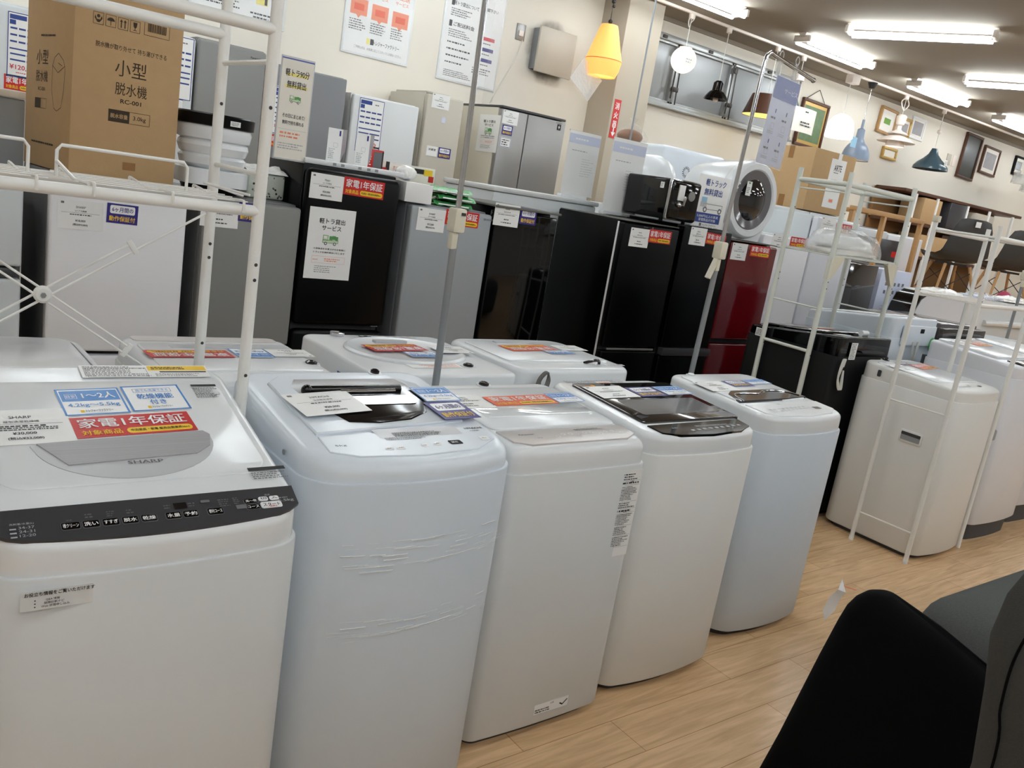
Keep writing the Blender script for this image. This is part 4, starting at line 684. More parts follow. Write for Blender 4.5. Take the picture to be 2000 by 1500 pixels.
x = -0.122; F.poly([(x+0.006*math.cos(a*PI/5), 0.237+0.006*math.sin(a*PI/5)) for a in range(10)], k, 2); F.poly([(x-0.014, 0.229), (x-0.004, 0.215), (x+0.004, 0.215), (x+0.014, 0.229), (x+0.012, 0.239), (x+0.006, 0.225), (x-0.006, 0.225), (x-0.012, 0.239)], k, 2)
x = -0.077; F.poly([(x+0.014*math.cos(a*PI/10), 0.229+0.012*math.sin(a*PI/10)) for a in range(11)], k, 2); F.rect(x, 0.222, 0.002, 0.018, k, 2)
x = -0.032
for a in (-0.007, 0.007): F.rect(x+a, 0.225, 0.004, 0.022, k, 2); F.poly([(x+a-0.006, 0.235), (x+a+0.006, 0.235), (x+a, 0.244)], k, 2)
x = 0.013; F.poly([(x-0.008, 0.244), (x+0.008, 0.244), (x+0.006, 0.229), (x+0.002, 0.224), (x-0.002, 0.224), (x-0.006, 0.229)], k, 2); F.rect(x, 0.221, 0.0025, 0.01, k, 2); F.rect(x, 0.216, 0.014, 0.002, k, 2)
F.frame(0.098, 0.237, 0.1, 0.056, 0.0015, k, 1); R = random.Random(3); xx = 0.062
while xx < 0.135: w_ = R.choice((0.001, 0.002, 0.003)); F.rect(xx, 0.239, w_, 0.03, k, 2); xx += w_+R.choice((0.0015, 0.0025))
F.rect(0.02, -0.29, 0.05, 0.03, 'tape', 1)
flat_part('front_print', F, F_front(0, -0.2332, 0.345), t)
F = Flat(); F.micro(0.02, 0.148, 0.2, 0.014, 1, k, seed=81); F.text('小型', -0.06, 0.068, 0.12, 0.055, k); F.text('脱水機', -0.06, -0.002, 0.12, 0.042, k); F.text('RC-001', -0.06, -0.05, 0.07, 0.014, k); F.rect(-0.095, -0.104, 0.06, 0.038, k, 1); F.frame(-0.065, -0.104, 0.12, 0.038, 0.0015, k, 1); F.micro(0.0, -0.253, 0.3, 0.014, 1, k, seed=82)
ol = [(0.1, 0.085), (0.15, 0.06), (0.168, 0.03), (0.16, -0.05), (0.14, -0.11), (0.1, -0.125), (0.07, -0.115), (0.045, -0.05), (0.045, 0.04), (0.065, 0.07)]
for a, b in list(zip(ol, ol[1:]+ol[:1]))+[((0.045, 0.04), (0.1, 0.015)), ((0.1, 0.015), (0.165, 0.04)), ((0.1, 0.05), (0.14, 0.04))]:
    d = math.hypot(b[0]-a[0], b[1]-a[1]); nx, ny = -(b[1]-a[1])/d*0.001, (b[0]-a[0])/d*0.001
    F.poly([(a[0]+nx, a[1]+ny), (b[0]+nx, b[1]+ny), (b[0]-nx, b[1]-ny), (a[0]-nx, a[1]-ny)], k, 1)
flat_part('side_print', F, F_left(-0.2052, 0, 0.345), t)
# folding portable washer shaped like a bucket
t = thing('portable_washer', 'folding white bucket washer with black rim on the grey refrigerator', 'portable washer', (1.25, 3.80, 1.258)); t.scale = (1.05, 1.05, 1.15)
MB().lathe([(0.11, 0), (0.112, 0.012), (0.118, 0.028)], 'black_satin', 32).build('foot', t)
MB().prism(rrect(0.255, 0.24, 0.06, 6), 0.028, 0.085, 'plastic_white', bev=0.006).build('base', t)
MB().lathe([(0.09, 0.085), (0.125, 0.1), (0.132, 0.125), (0.12, 0.135), (0.128, 0.14), (0.138, 0.165), (0.134, 0.18), (0.126, 0.185), (0.14, 0.19), (0.146, 0.22), (0.14, 0.236), (0.13, 0.24), (0.13, 0.25)], 'plastic_white', 40, cap0=False, cap1=False).build('tub', t)
MB().lathe([(0.13, 0.236), (0.152, 0.238), (0.154, 0.275), (0.148, 0.28), (0.1, 0.281), (0.02, 0.281)], 'black_satin', 40).build('rim', t)
flat_part('rating_plate', Flat().rect(0, 0, 0.04, 0.018, 'paper', 0).micro(0, 0, 0.03, 0.012, 3, 'ink_gray', 1), F_front(0.03, -0.1525, 0.255), t)
# box in spotted cellophane
t = thing('wrapped_box', 'box wrapped in spotted cellophane on the grey refrigerator, right of the bucket', 'box', (1.494, 3.86, 1.256), 0.08)
MB().box((0, 0.02, 0.055), (0.18, 0.16, 0.11), 'spot_film', 0.012, 3).build('box', t)
F = Flat(); R = random.Random(9)
for i in range(26): x, y = R.uniform(-0.08, 0.08), R.uniform(-0.045, 0.045); r = R.uniform(0.003, 0.0055); F.poly([(x+r*math.cos(a*PI/4), y+r*math.sin(a*PI/4)) for a in range(8)], 'ink' if i % 2 else 'ink_gray', 1)
flat_part('spots', F, F_front(0, -0.0602, 0.055), t)
m = MB(); n = 9; rng = random.Random(2)
rows_ = [[(-0.095+0.19*i/(n-1), -0.07+0.19*j/(n-1), 0.112+0.035*math.sin(PI*j/(n-1))*(0.4+0.6*rng.random())) for i in range(n)] for j in range(n)]
m.loft(rows_, 'film_white', False, False, closed=False).build('cellophane', t)
# tall narrow sign
t = thing('promotion_sign', 'tall narrow cream sign offering a light truck for ninety minutes', 'sign', (1.552, 3.705, 1.44), 0.0)
m = MB(); m.box((0, 0.004, 0.215), (0.152, 0.006, 0.43), 'panel_gray', 0.001); m.build('board', t); MB().box((0, 0.03, 0.004), (0.15, 0.08, 0.006), 'clear_glass').build('stand', t)
F = Flat().rect(0, 0, 0.142, 0.42, 'paper_cream', 0); F.rect(0, 0.205, 0.146, 0.006, 'poster_blue', 1)
for s_, y in (('軽トラ90分', 0.15), ('無料貸出', 0.102)): F.rect(0, y-0.008, 0.1, 0.012, 'highlight', 1); F.text(s_, 0, y, 0.108 if '9' in s_ else 0.086, 0.03, 'ink', True)
kei_truck(F, 0, 0.045, 0.052); F.text('その日にまとめて!', 0, -0.028, 0.102, 0.017, 'ink', True); F.text('無料で持ち帰れる', 0, -0.056, 0.098, 0.017, 'ink', True); F.rect(0, -0.085, 0.13, 0.001, 'ink_faint', 1); F.micro(0, -0.108, 0.11, 0.03, 2, 'coral'); F.micro(0, -0.155, 0.12, 0.03, 3, 'ink_faint')
flat_part('poster', F, F_front(0, 0.0005, 0.215), t)
# on the black refrigerator: perforated white shelf strip, catalogues, heater boxes
t = thing('plastic_shelf', 'long white plastic shelf part with square holes on the black refrigerator', 'fridge part', (1.87, 3.78, 1.442), -0.03)
m = MB(); m.box((0, 0, 0.012), (0.5, 0.2, 0.024), 'plastic_white', 0.006)
F = Flat()
for x in (-0.11, -0.07, 0.015, 0.06, 0.1): F.rect(x, 0, 0.017, 0.012, 'gap_light', 1)
m.build('shelf', t); flat_part('holes', F, F_front(0, -0.1002, 0.013), t)
for i, (x, lb) in enumerate(((1.83, 'white catalogue standing open on the black refrigerator, left one'), (1.975, 'white catalogue standing open on the black refrigerator, right one'))):
    t = thing('catalogue', lb, 'catalogue', (x, 3.86, 1.466), -0.1, 'catalogues on the black refrigerator')
    MB().box((0, 0, 0.075), (0.07, 0.002, 0.15), 'paper').build('front_leaf', t); MB().add([(0.035, 0, 0), (0.035, 0, 0.15), (0.075, 0.05, 0.152), (0.075, 0.05, 0.06)], [(0, 3, 2, 1)], 'art_gray').build('back_leaf', t)
    flat_part('print', Flat().micro(-0.012, -0.04, 0.03, 0.05, 6, 'ink_faint', 1).frame(0.005, 0.0, 0.02, 0.02, 0.001, 'ink_faint', 1).rect(0.022, 0.055, 0.008, 0.024, 'tag_navy', 1), F_front(0, -0.0012, 0.075), t)
t = thing('heater_box', 'red box with grey picture standing behind the white shelf part', 'box', (2.06, 3.93, 1.442), -0.05)
MB().box((0, 0, 0.055), (0.1, 0.08, 0.11), 'tag_red', 0.001).build('carton', t); flat_part('print', Flat().rect(0.02, 0, 0.045, 0.09, 'ink_gray', 1).rect(0.046, 0, 0.008, 0.1, 'ink', 1).micro(-0.025, 0.0, 0.03, 0.05, 4, 'tag_white', 1), F_front(0, -0.0405, 0.055), t)
t = thing('heater_carton', 'long flat cream carton with red price print behind the green bags', 'box', (2.27, 3.95, 1.336), -0.06)
MB().box((0, 0, 0.085), (0.3, 0.1, 0.17), 'paper_cream', 0.001).build('carton', t); flat_part('print', Flat().rect(-0.12, 0.06, 0.02, 0.05, 'ink', 1).rect(-0.135, 0.04, 0.026, 0.03, 'tag_red', 1).text('ミニヒーター', -0.04, 0.06, 0.1, 0.02, 'ink_red', True).rect(0.06, 0.062, 0.06, 0.024, 'ink', 1).rect(0.11, 0.06, 0.05, 0.03, 'tag_yellow', 1).rect(0.13, 0.03, 0.03, 0.03, 'tag_red', 1), F_front(0, -0.0505, 0.085), t)
t = thing('accessory_box', 'small white box with round blue hole overhanging the silver grey refrigerator', 'box', (2.19, 3.74, 1.338), -0.12)
MB().box((0, 0, 0.045), (0.14, 0.24, 0.09), 'paper', 0.002).build('carton', t); flat_part('print', Flat().rect(0.0, 0.05, 0.05, 0.03, 'tag_navy', 1, 0.014).micro(-0.03, -0.02, 0.05, 0.05, 3, 'ink_red', 1), F_top(0, 0, 0.0902), t)
g = 'green plastic bags on the silver grey refrigerator'
for i, (x, y, z, rz, lb) in enumerate(((2.43, 3.76, 1.402, -0.35, 'topmost green printed bag of the pile on the silver grey refrigerator'), (2.44, 3.75, 1.37, -0.2, 'middle green printed bag of the pile on the silver grey refrigerator'), (2.43, 3.75, 1.338, -0.28, 'lowest green printed bag of the pile on the silver grey refrigerator'))):
    m = MB(); n = 12; R = random.Random(20+i)
    top = [[(-0.1+0.2*a/(n-1), -0.1+0.2*b/(n-1), 0.022*math.sin(PI*b/(n-1))**0.5+0.008*R.random()) for a in range(n)] for b in range(n)]
    m.loft(top, 'bag_green' if i != 1 else 'bag_green', False, False, closed=False); m.loft([[(x_, y_, 0) for x_, y_, z_ in r] for r in reversed(top)], 'bag_green', False, False, closed=False)
    m.add([(-0.08, -0.102, 0.006), (0.08, -0.102, 0.006), (0.08, -0.101, 0.012), (-0.08, -0.101, 0.012)], [(0, 1, 2, 3)], 'tag_white')
    tag(m.build('plastic_bag'), lb, 'bag', g, (x, y, z), rz)
t = tag(MB().sphere((0, 0, 0), 0.045, 'film_white', 12, 8, (1.3, 1, 0.8)).build('plastic_bag'), 'clear crumpled bag on the small white box beside the green bags', 'bag', None, (2.2, 3.81, 1.466))
# white price holders standing behind
for x0, x1, z0, z1, y, lb in ((3.6, 3.868, 1.49, 1.884, 4.29, 'translucent white hanging price chart, left one of two in front of the pillar'), (3.71, 4.0, 1.43, 1.872, 4.0, 'translucent white hanging price chart, right one of two beside the grey rod')):
    t = thing('price_chart', lb, 'price chart', ((x0+x1)/2, y, z0-0.02), 0, 'white price charts'); w_, h_ = x1-x0, z1-z0
    m = MB(); m.loft([[(-w_/2, 0.03*((k_-3)/3 if k_ > 3 else 0)**2*0+(-0.004 if k_ == 0 else 0), h_*k_/6+0.02), (w_/2, (-0.004 if k_ == 0 else 0), h_*k_/6+0.02)] for k_ in range(7)], 'paper', False, False, closed=False); m.build('sheet', t)
    flat_part('print', Flat().rect(0, h_*0.38, w_*0.98, h_*0.14, 'paper_blue', 1).micro(0, h_*0.38, w_*0.6, 0.02, 1, 'paper', 2).micro(0, h_*0.2, w_*0.7, 0.02, 1, 'ink_faint', 1, 0.3).micro(w_*0.2, -h_*0.05, w_*0.4, h_*0.3, 8, 'ink_faint', 1, 0.15), F_front(0, -0.001, h_/2+0.02), t)
    MB().box((0, 0.004, h_+0.018), (w_, 0.006, 0.006), 'clear_glass').build('clip_bar', t); MB().box((0, 0.034, 0.01), (w_*0.8, 0.05, 0.02), 'plastic_white', 0.003).build('holder', t)
t = thing('chest_freezer', 'low white appliance behind the glossy black refrigerators, under the price charts', 'freezer', (3.62, 4.02, 0))
MB().box((0, 0.3, 0.72), (0.84, 0.55, 1.44), 'fridge_pale', 0.015).build('cabinet', t); MB().box((0, 0.3, 1.455), (0.86, 0.57, 0.03), 'paint_white', 0.008).build('lid', t)
t.location = (3.49, 4.24, 0)
# basket in cellophane on a white stand
t = thing('gift_basket', 'round brown basket wrapped in clear film above the right price chart', 'basket', (3.97, 4.13, 1.405))
MB().box((0, 0, 0.225), (0.13, 0.1, 0.45), 'paint_white', 0.01).build('stand_box', t); MB().sphere((-0.01, 0, 0.5), 0.075, 'bread', 16, 10, (1.2, 1, 0.6)).build('basket', t); MB().lathe([(0.1, 0.455), (0.11, 0.5), (0.06, 0.56), (0.012, 0.585), (0.03, 0.61), (0.02, 0.62)], 'film_thin', 16, cap0=False, cap1=False).build('cellophane', t)
# dome oven, dryer back, safe, truck sign
t = thing('dome_oven', 'white appliance with big dome lid behind the black mini cooler', 'oven', (4.52, 4.44, 1.474))
MB().prism(rrect(0.46, 0.4, 0.05), 0.0, 0.11, 'plastic_cool', bev=0.01).build('base', t); MB().lathe([(0.2, 0.11), (0.205, 0.125)], 'gap', 36).build('ring', t)
MB().lathe([(0.2, 0.125)]+[(0.203*math.cos(a)**0.8, 0.13+0.25*math.sin(a)) for a in [PI/2*i/14 for i in range(14)]], 'plastic_white', 40, cap0=False).build('dome_lid', t)
MB().tube(smooth_path([(-0.23, -0.15, 0.1), (-0.28, -0.2, 0.06), (-0.27, -0.2, 0.02), (-0.22, -0.18, 0.02)], 5), 0.005, 'cord_gray', 8).build('power_cord', t)
sb = tag(MB().box((0, 0, 0.735), (0.6, 0.44, 1.47), 'fridge_pale', 0.01).build('cabinet'), 'plain white cabinet behind the tall black refrigerators, under the dome oven', 'cabinet', None, (4.485, 4.44, 0))
t = thing('tumble_dryer', 'white boxy dryer turned backwards with ring of small vent holes', 'clothes dryer', (5.3, 4.95, 0))
MB().box((0, 0, 1.735), (0.74, 0.4, 0.47), 'plastic_cool', 0.035, 4).box((0.3, 0.0, 1.72), (0.12, 0.42, 0.42), 'plastic_cool', 0.02).build('body', t)
F = Flat()
for i in range(16): a = 2*PI*i/16; c, s_ = math.cos(a), math.sin(a); F.poly([(0.024*c-0.003*s_, 0.024*s_+0.003*c), (0.044*c-0.003*s_, 0.044*s_+0.003*c), (0.044*c+0.003*s_, 0.044*s_-0.003*c), (0.024*c+0.003*s_, 0.024*s_-0.003*c)], 'gap', 1)
flat_part('vent_holes', F, F_front(-0.08, -0.2002, 1.8), t); MB().prism(rrect(0.62, 0.46, 0.03), 0.0, 1.5, 'fridge_pale').build('stand', t)
t = thing('mini_cooler', 'black mini cooler with chrome edge and lever on the tall black refrigerators', 'cooler', (3.995, 3.62, 1.435))
MB().box((0, 0.185, 0.125), (0.26, 0.36, 0.24), 'black_gloss', 0.014, 3).build('body', t)
MB().box((0.0, 0.0, 0.125), (0.262, 0.03, 0.242), 'chrome', 0.014, 3).build('trim_ring', t); MB().box((0.0, -0.012, 0.125), (0.25, 0.03, 0.23), 'black_gloss', 0.016, 3).build('door', t)
m = MB(); m.box((-0.05, -0.03, 0.17), (0.05, 0.008, 0.09), 'paper', 0.001); m.build('price_card', t); MB().tube([(-0.06, -0.03, 0.1), (-0.045, -0.055, 0.1), (-0.03, -0.05, 0.15)], 0.009, 'chrome', 8).sphere((-0.06, -0.035, 0.1), 0.018, 'chrome', 10, 8).build('lever', t); MB().lathe([(0.03, 0), (0.028, 0.004)], 'steel_brush', 20, F_front(0.045, -0.028, 0.16)).build('emblem', t)
flat_part('sticker', Flat().rect(0, 0, 0.03, 0.035, 'paper', 0).micro(0, 0, 0.024, 0.025, 4, 'ink_gray', 1), F_left(-0.1302, 0.06, 0.2), t)
for a in (-1, 1): MB().cyl((a*0.1, 0.05, -0.01), (a*0.1, 0.05, 0.008), 0.012, 'black_matte', 8).build('foot', t)
t = thing('truck_sign', 'upright sign with blue truck drawing beside the black mini cooler', 'sign', (4.285, 3.64, 1.427))
MB().box((0, 0.004, 0.158), (0.3, 0.005, 0.315), 'paper', 0.001).build('board', t); MB().box((0, 0.03, 0.003), (0.28, 0.06, 0.005), 'clear_glass').build('stand', t)
F = Flat(); F.text('軽トラック', 0.01, 0.115, 0.19, 0.042, 'ink_blue', True); F.text('無料貸出', 0.0, 0.058, 0.17, 0.042, 'ink_blue', True); F.rect(-0.07, 0.01, 0.05, 0.03, 'sky_pale', 1); F.frame(0.02, -0.03, 0.18, 0.035, 0.003, 'ink_gray', 1); F.rect(-0.07, -0.02, 0.06, 0.03, 'panel_gray', 1)
for x in (-0.05, 0.09): F.poly([(x+0.018*math.cos(a*PI/6), -0.05+0.018*math.sin(a*PI/6)) for a in range(12)], 'ink_gray', 2); F.poly([(x+0.009*math.cos(a*PI/6), -0.05+0.009*math.sin(a*PI/6)) for a in range(12)], 'paper', 3)
F.rect(-0.01, -0.1, 0.24, 0.06, 'ink_blue', 1); F.text('5,000円以上の家具', -0.01, -0.09, 0.2, 0.018, 'tag_white'); F.text('家電製品が対象', -0.01, -0.112, 0.16, 0.018, 'tag_white'); F.text('トレジャーファクトリー', 0.02, -0.143, 0.13, 0.014, 'ink', True); F.rect(-0.065, -0.143, 0.02, 0.018, 'ink_gray', 1)
flat_part('print', F, F_front(0, 0.001, 0.158), t)
# round-window clothes dryer on the red refrigerator
t = thing('clothes_dryer', 'small white clothes dryer with round dark glass window on the dark red refrigerator', 'clothes dryer', (4.735, 3.72, 1.382))
m = MB(); cz = 0.262; Mx = Matrix(((1, 0, 0, 0), (0, 0, 1, 0), (0, 1, 0, cz), (0, 0, 0, 1)))
Ry = Matrix(((1, 0, 0, 0), (0, 0, -1, 0), (0, 1, 0, cz), (0, 0, 0, 1)))       # lathe axis towards the aisle (-y)
m.lathe([(0.05, -0.46), (0.16, -0.45), (0.2, -0.42), (0.235, -0.25), (0.245, -0.05)], 'plastic_white', 48, Ry).build('drum_body', t)
MB().lathe([(0.245, -0.05), (0.255, -0.03), (0.258, 0.0), (0.25, 0.03), (0.235, 0.045), (0.2, 0.045), (0.192, 0.035)], 'plastic_white', 48, Ry, cap0=False, cap1=False).build('door_ring', t)
MB().lathe([(0.196, 0.034), (0.185, 0.04), (0.13, 0.03)], 'gray_glass', 48, Ry, cap0=False, cap1=False).lathe([(0.14, 0.028), (0.13, 0.032), (0.09, 0.045), (0.04, 0.052), (0.004, 0.053)], 'dark_glass', 40, Ry, cap0=True).build('window', t)
m = MB(); m.prism([(-0.2, 0.0), (0.2, 0.0), (0.235, 0.1), (0.235, 0.2), (-0.235, 0.2), (-0.235, 0.1)], -0.24, 0.025, 'plastic_white', M=Ry @ Matrix.Translation((0, -cz, -0.03))).build('pedestal', t)
flat_part('display', Flat().rect(0, 0, 0.1, 0.026, 'ink', 1).rect(0.02, 0, 0.03, 0.012, 'gap', 2), F_front(-0.02, 0.004, 0.045), t); flat_part('price_card', Flat().rect(0, 0, 0.05, 0.09, 'paper', 0).rect(0, 0.035, 0.02, 0.01, 'ink_green', 1).micro(0, -0.01, 0.04, 0.04, 4, 'ink_gray', 1), F_front(-0.09, -0.055, 0.33), t)
# big paper-labelled carton
t = thing('carton', 'large brown carton with a white paper label on two white refrigerators', 'box', (6.58, 4.6, 1.678), 0.0)
MB().box((0.0, 0.04, 0.25), (0.6, 0.54, 0.5), 'cardboard', 0.004).build('box', t)
F = Flat().rect(0, 0, 0.22, 0.4, 'paper', 0); F.text('ARTE', 0.0, 0.13, 0.11, 0.05, 'ink', True); F.micro(0, 0.09, 0.1, 0.015, 1, 'ink_gray'); F.micro(0, 0.0, 0.12, 0.08, 6, 'ink_faint', 2, 0.3); F.frame(0.0, -0.14, 0.06, 0.03, 0.003, 'coral', 1); F.rect(0.0, -0.14, 0.05, 0.02, 'coral', 1)
flat_part('paper_label', F, F_front(0.06, -0.2305, 0.25), t); flat_part('tape_strip', Flat().rect(0, 0, 0.05, 0.1, 'tape', 1), F_left(-0.3003, 0.0, 0.45), t); flat_part('sticker', Flat().rect(0, 0, 0.05, 0.05, 'paper', 0), F_front(0.06, -0.2305, 0.475), t); flat_part('tape_end', Flat().rect(0, 0, 0.06, 0.1, 'tape', 1), F_left(-0.3003, 0.0, 0.05), t)
# far left: grey cabinet with a pale board on it
t = thing('gray_cabinet', 'blue grey cabinet with cream board on top at left edge, left of the cardboard box', 'cabinet', (0.31, 4.3, 0))
MB().box((0, 0.25, 0.755), (0.62, 0.5, 1.51), 'fridge_silver', 0.008).build('body', t); MB().box((0, 0.25, 1.527), (0.66, 0.54, 0.03), 'paper_cream', 0.004).build('top_board', t)
# ------------------------------------------------------------------ white tube racks that straddle the machines
def rack_legs(t, xs, ys, z1, r, m, holes=(), z0=0.0, cap_m='rack_white'):
    for x in xs:
        for y in ys:
            mb = MB(); mb.cyl((x, y, z0), (x, y, z1), r, m, 14); mb.cyl((x, y, z0), (x, y, z0+0.02), r*1.1, cap_m, 12); lg = mb.build('leg', t)
            if holes:
                F = Flat()
                for z in holes: F.poly([(0.004*math.cos(a*PI/4), z+0.004*math.sin(a*PI/4)) for a in range(8)], 'gap', 1)
                flat_part('holes', F, F_front(x, y-r+0.0001, 0), lg)
# big rack at the left: origin at its right rear corner on the floor
t = thing('storage_rack', 'large white tube rack at left, wire shelf and crossed rear braces, over the leftmost machine', 'rack', (0.698, 1.95, 0), 0, 'white machine racks')
rack_legs(t, (0.0, -0.66), (-0.15, 0.15), 1.95, 0.0125, 'rack_white', (1.57, 1.245, 1.212, 1.0))
for y, nm in ((-0.15, 'top_bar'), (0.15, 'top_bar')): MB().cyl((-0.66, y, 1.722), (0.0, y, 1.722), 0.0125, 'rack_white', 14).build(nm, t)
for y in (-0.15, 0.15): MB().cyl((-0.66, y, 1.357), (0.0, y, 1.357), 0.012, 'rack_white', 14).build('shelf_bar', t)
for x in (0.0, -0.66):
    for z in (1.66, 1.432, 0.45): MB().cyl((x, -0.15, z), (x, 0.15, z), 0.0055, 'rack_white', 10).build('rung', t)
def wire_shelf(x0, x1, name):
    m = MB(); n = 6
    for i in range(n):
        y = -0.12+0.24*i/(n-1); m.tube([(x0+0.004, y, 1.372), (x1-0.004, y, 1.372)], 0.0014, 'rack_white', 6)
    for x in (x0+0.03, x1-0.03, (x0+x1)/2):
        m.tube(smooth_path([(x, -0.168, 1.352), (x, -0.17, 1.372), (x, -0.15, 1.376), (x, 0.0, 1.3672), (x, 0.15, 1.376), (x, 0.168, 1.372), (x, 0.166, 1.352)], 3), 0.003, 'rack_white', 6)
    return m.build(name, t)
wire_shelf(-0.355, -0.01, 'wire_shelf'); wire_shelf(-0.66, -0.39, 'wire_shelf')
def hoop(x0, x1): MB().tube([(x0, 0.0, 1.37), (x0, 0.0, 1.42), (x0+0.008, 0.0, 1.431), (x1-0.008, 0.0, 1.431), (x1, 0.0, 1.42), (x1, 0.0, 1.37)], 0.0035, 'rack_white', 8).tube([(x0, 0.0, 1.4), (x0+0.015, -0.1, 1.374), (x0+0.03, -0.15, 1.372)], 0.0035, 'rack_white', 6).build('divider_hoop', t)
hoop(-0.36, -0.107); hoop(-0.66, -0.41)
MB().tube([(0.0, -0.09, 1.385), (-0.06, 0.03, 1.392), (0.02, 0.0, 1.375)], 0.003, 'rack_white', 6).build('wire_hook', t)
c0 = (-0.351, 0.15, 1.101)
def brace(dx, dz, off):
    d = math.hypot(dx, dz); nx, nz = -dz/d*off, dx/d*off
    return [(c0[0]+nx, c0[1], c0[2]+nz), (c0[0]+dx+nx, c0[1], c0[2]+dz+nz)]
for dx, dz in ((0.34, 0.225), (-0.30, -0.2), (0.34, -0.235), (-0.30, 0.205)):
    k_ = 0.53
    MB().tube(brace(dx, dz, -0.009), 0.003, 'rack_white', 6).build('brace_rod', t); MB().tube(brace(dx*k_, dz*k_, 0.009), 0.003, 'rack_white', 6).build('brace_rod', t)
    cc = (c0[0]+dx*k_, c0[1], c0[2]+dz*k_); MB().box((0, 0, 0), (0.012, 0.012, 0.036), 'rack_white', 0.003, M=Matrix.Translation(cc) @ Matrix.Rotation(-math.atan2(dz, dx), 4, 'Y')).build('brace_clip', t)
hubm = MB().lathe([(0.019, 0), (0.019, 0.01), (0.014, 0.014)], 'rack_white', 24, F_front(c0[0], c0[1]+0.004, c0[2])); hub = hubm.build('brace_hub', t); MB().lathe([(0.006, 0), (0.006, 0.004)], 'galv', 6, F_front(c0[0], c0[1]-0.01, c0[2])).build('screw', hub)
# second rack around the black machine
g2 = thing('storage_rack', 'white tube rack with a wire shelf holding a plastic bag, around the black washing machine', 'rack', (4.005, 2.55, 0), 0, 'white machine racks')
XS = (0.0, 0.63); YS = (0.0, 0.3)
rack_legs(g2, XS, YS, 1.825, 0.0135, 'rack_green', (1.62, 1.27, 1.235, 0.88), cap_m='rack_green')
for y in YS: MB().cyl((0, y, 1.765), (0.63, y, 1.765), 0.0135, 'rack_green', 12).build('top_bar', g2)
for x in XS:
    MB().cyl((x, 0, 1.765), (x, 0.3, 1.765), 0.0125, 'rack_green', 12).build('top_bar', g2)
    for z, r in ((1.722, 0.004), (1.128, 0.0045), (0.9, 0.0085), (0.3, 0.0085)): MB().cyl((x, 0, z), (x, 0.3, z), r, 'rack_green', 8).build('rung', g2)
m = MB()
for y in YS: m.cyl((0, y, 1.405), (0.63, y, 1.405), 0.006, 'rack_green', 8)
for i in range(11): m.tube([(0.0, 0.03*i, 1.413), (0.63, 0.03*i, 1.413)], 0.002, 'rack_green', 6)
for x in (0.01, 0.31, 0.62): m.tube([(x, -0.01, 1.405), (x, 0.31, 1.405)], 0.004, 'rack_green', 6)
m.build('wire_shelf', g2)
for x, s_ in ((0.0, 1), (0.63, -1)):
    MB().prism([(0.012, 0), (0.1, 0), (0.1, -0.012), (0.02, -0.12), (-0.012, -0.12), (-0.012, -0.02)], -0.012, 0.012, 'clip_ivory', M=Matrix(((s_, 0, 0, x), (0, 0, 1, -0.0), (0, 1, 0, 1.405), (0, 0, 0, 1)))).build('shelf_bracket', g2)
# bag with a padded seat on the shelf of the second rack
t = thing('bagged_cushion', 'clear plastic bag of white padding on the second rack shelf', 'bag', (4.33, 2.70, 1.416))
m = MB(); R = random.Random(12); n, k = 16, 8
def blob(rx, ry, h, mname, jit, name, z0=0.0):
    mm = MB(); rings = []
    for j in range(k+1):
        f = j/k; rr = math.cos(f*PI/2)**0.6 if f < 1 else 0.02
        rings.append([(rx*rr*math.cos(2*PI*i/n)*(1+jit*R.uniform(-1, 1)), ry*rr*math.sin(2*PI*i/n)*(1+jit*R.uniform(-1, 1)), z0+h*math.sin(f*PI/2)*(1+jit*R.uniform(-1, 1))) for i in range(n)])
    mm.loft(rings, mname); return mm.build(name, t, smooth=60)
blob(0.26, 0.14, 0.035, 'paper_cream', 0.06, 'cushion'); blob(0.22, 0.12, 0.07, 'film_white', 0.1, 'padding', 0.03); blob(0.285, 0.16, 0.13, 'film_clear', 0.09, 'plastic_film', 0.0)
# third rack around the off-white machine
g3 = thing('storage_rack', 'white tube rack standing over the off-white machine across the gap', 'rack', (4.139, 1.835, 0), math.radians(1.5), 'white machine racks')
rack_legs(g3, (0.0, 0.585), (0.0, 0.295), 1.665, 0.0115, 'rack_white', (1.5, 1.36, 1.32))
for y in (0.0, 0.295):
    MB().cyl((0, y, 1.612), (0.585, y, 1.612), 0.0115, 'rack_white', 12).build('top_bar', g3); MB().cyl((0, y, 1.30), (0.585, y, 1.30), 0.0095, 'rack_white', 12).build('shelf_bar', g3)
for x in (0.0, 0.585):
    for z, r in ((1.612, 0.006), (0.765, 0.0045), (0.157, 0.0045)): MB().cyl((x, 0, z), (x, 0.295, z), r, 'rack_white', 8).build('rung', g3)
m = MB()
for i in range(9): m.tube([(0.0, 0.02+0.032*i, 1.308), (0.585, 0.02+0.032*i, 1.308)], 0.0018, 'rack_white', 6)
m.tube([(0.02, 0, 1.303), (0.02, 0.295, 1.303)], 0.003, 'rack_white', 6).tube([(0.565, 0, 1.303), (0.565, 0.295, 1.303)], 0.003, 'rack_white', 6)
m.build('wire_shelf', g3); MB().box((0.0, 0.0, 0), (0.03, 0.03, 0.03), 'clip_ivory', 0.003, M=Matrix.Translation((0.0, 0.295, 1.66))).build('post_cap', g3)

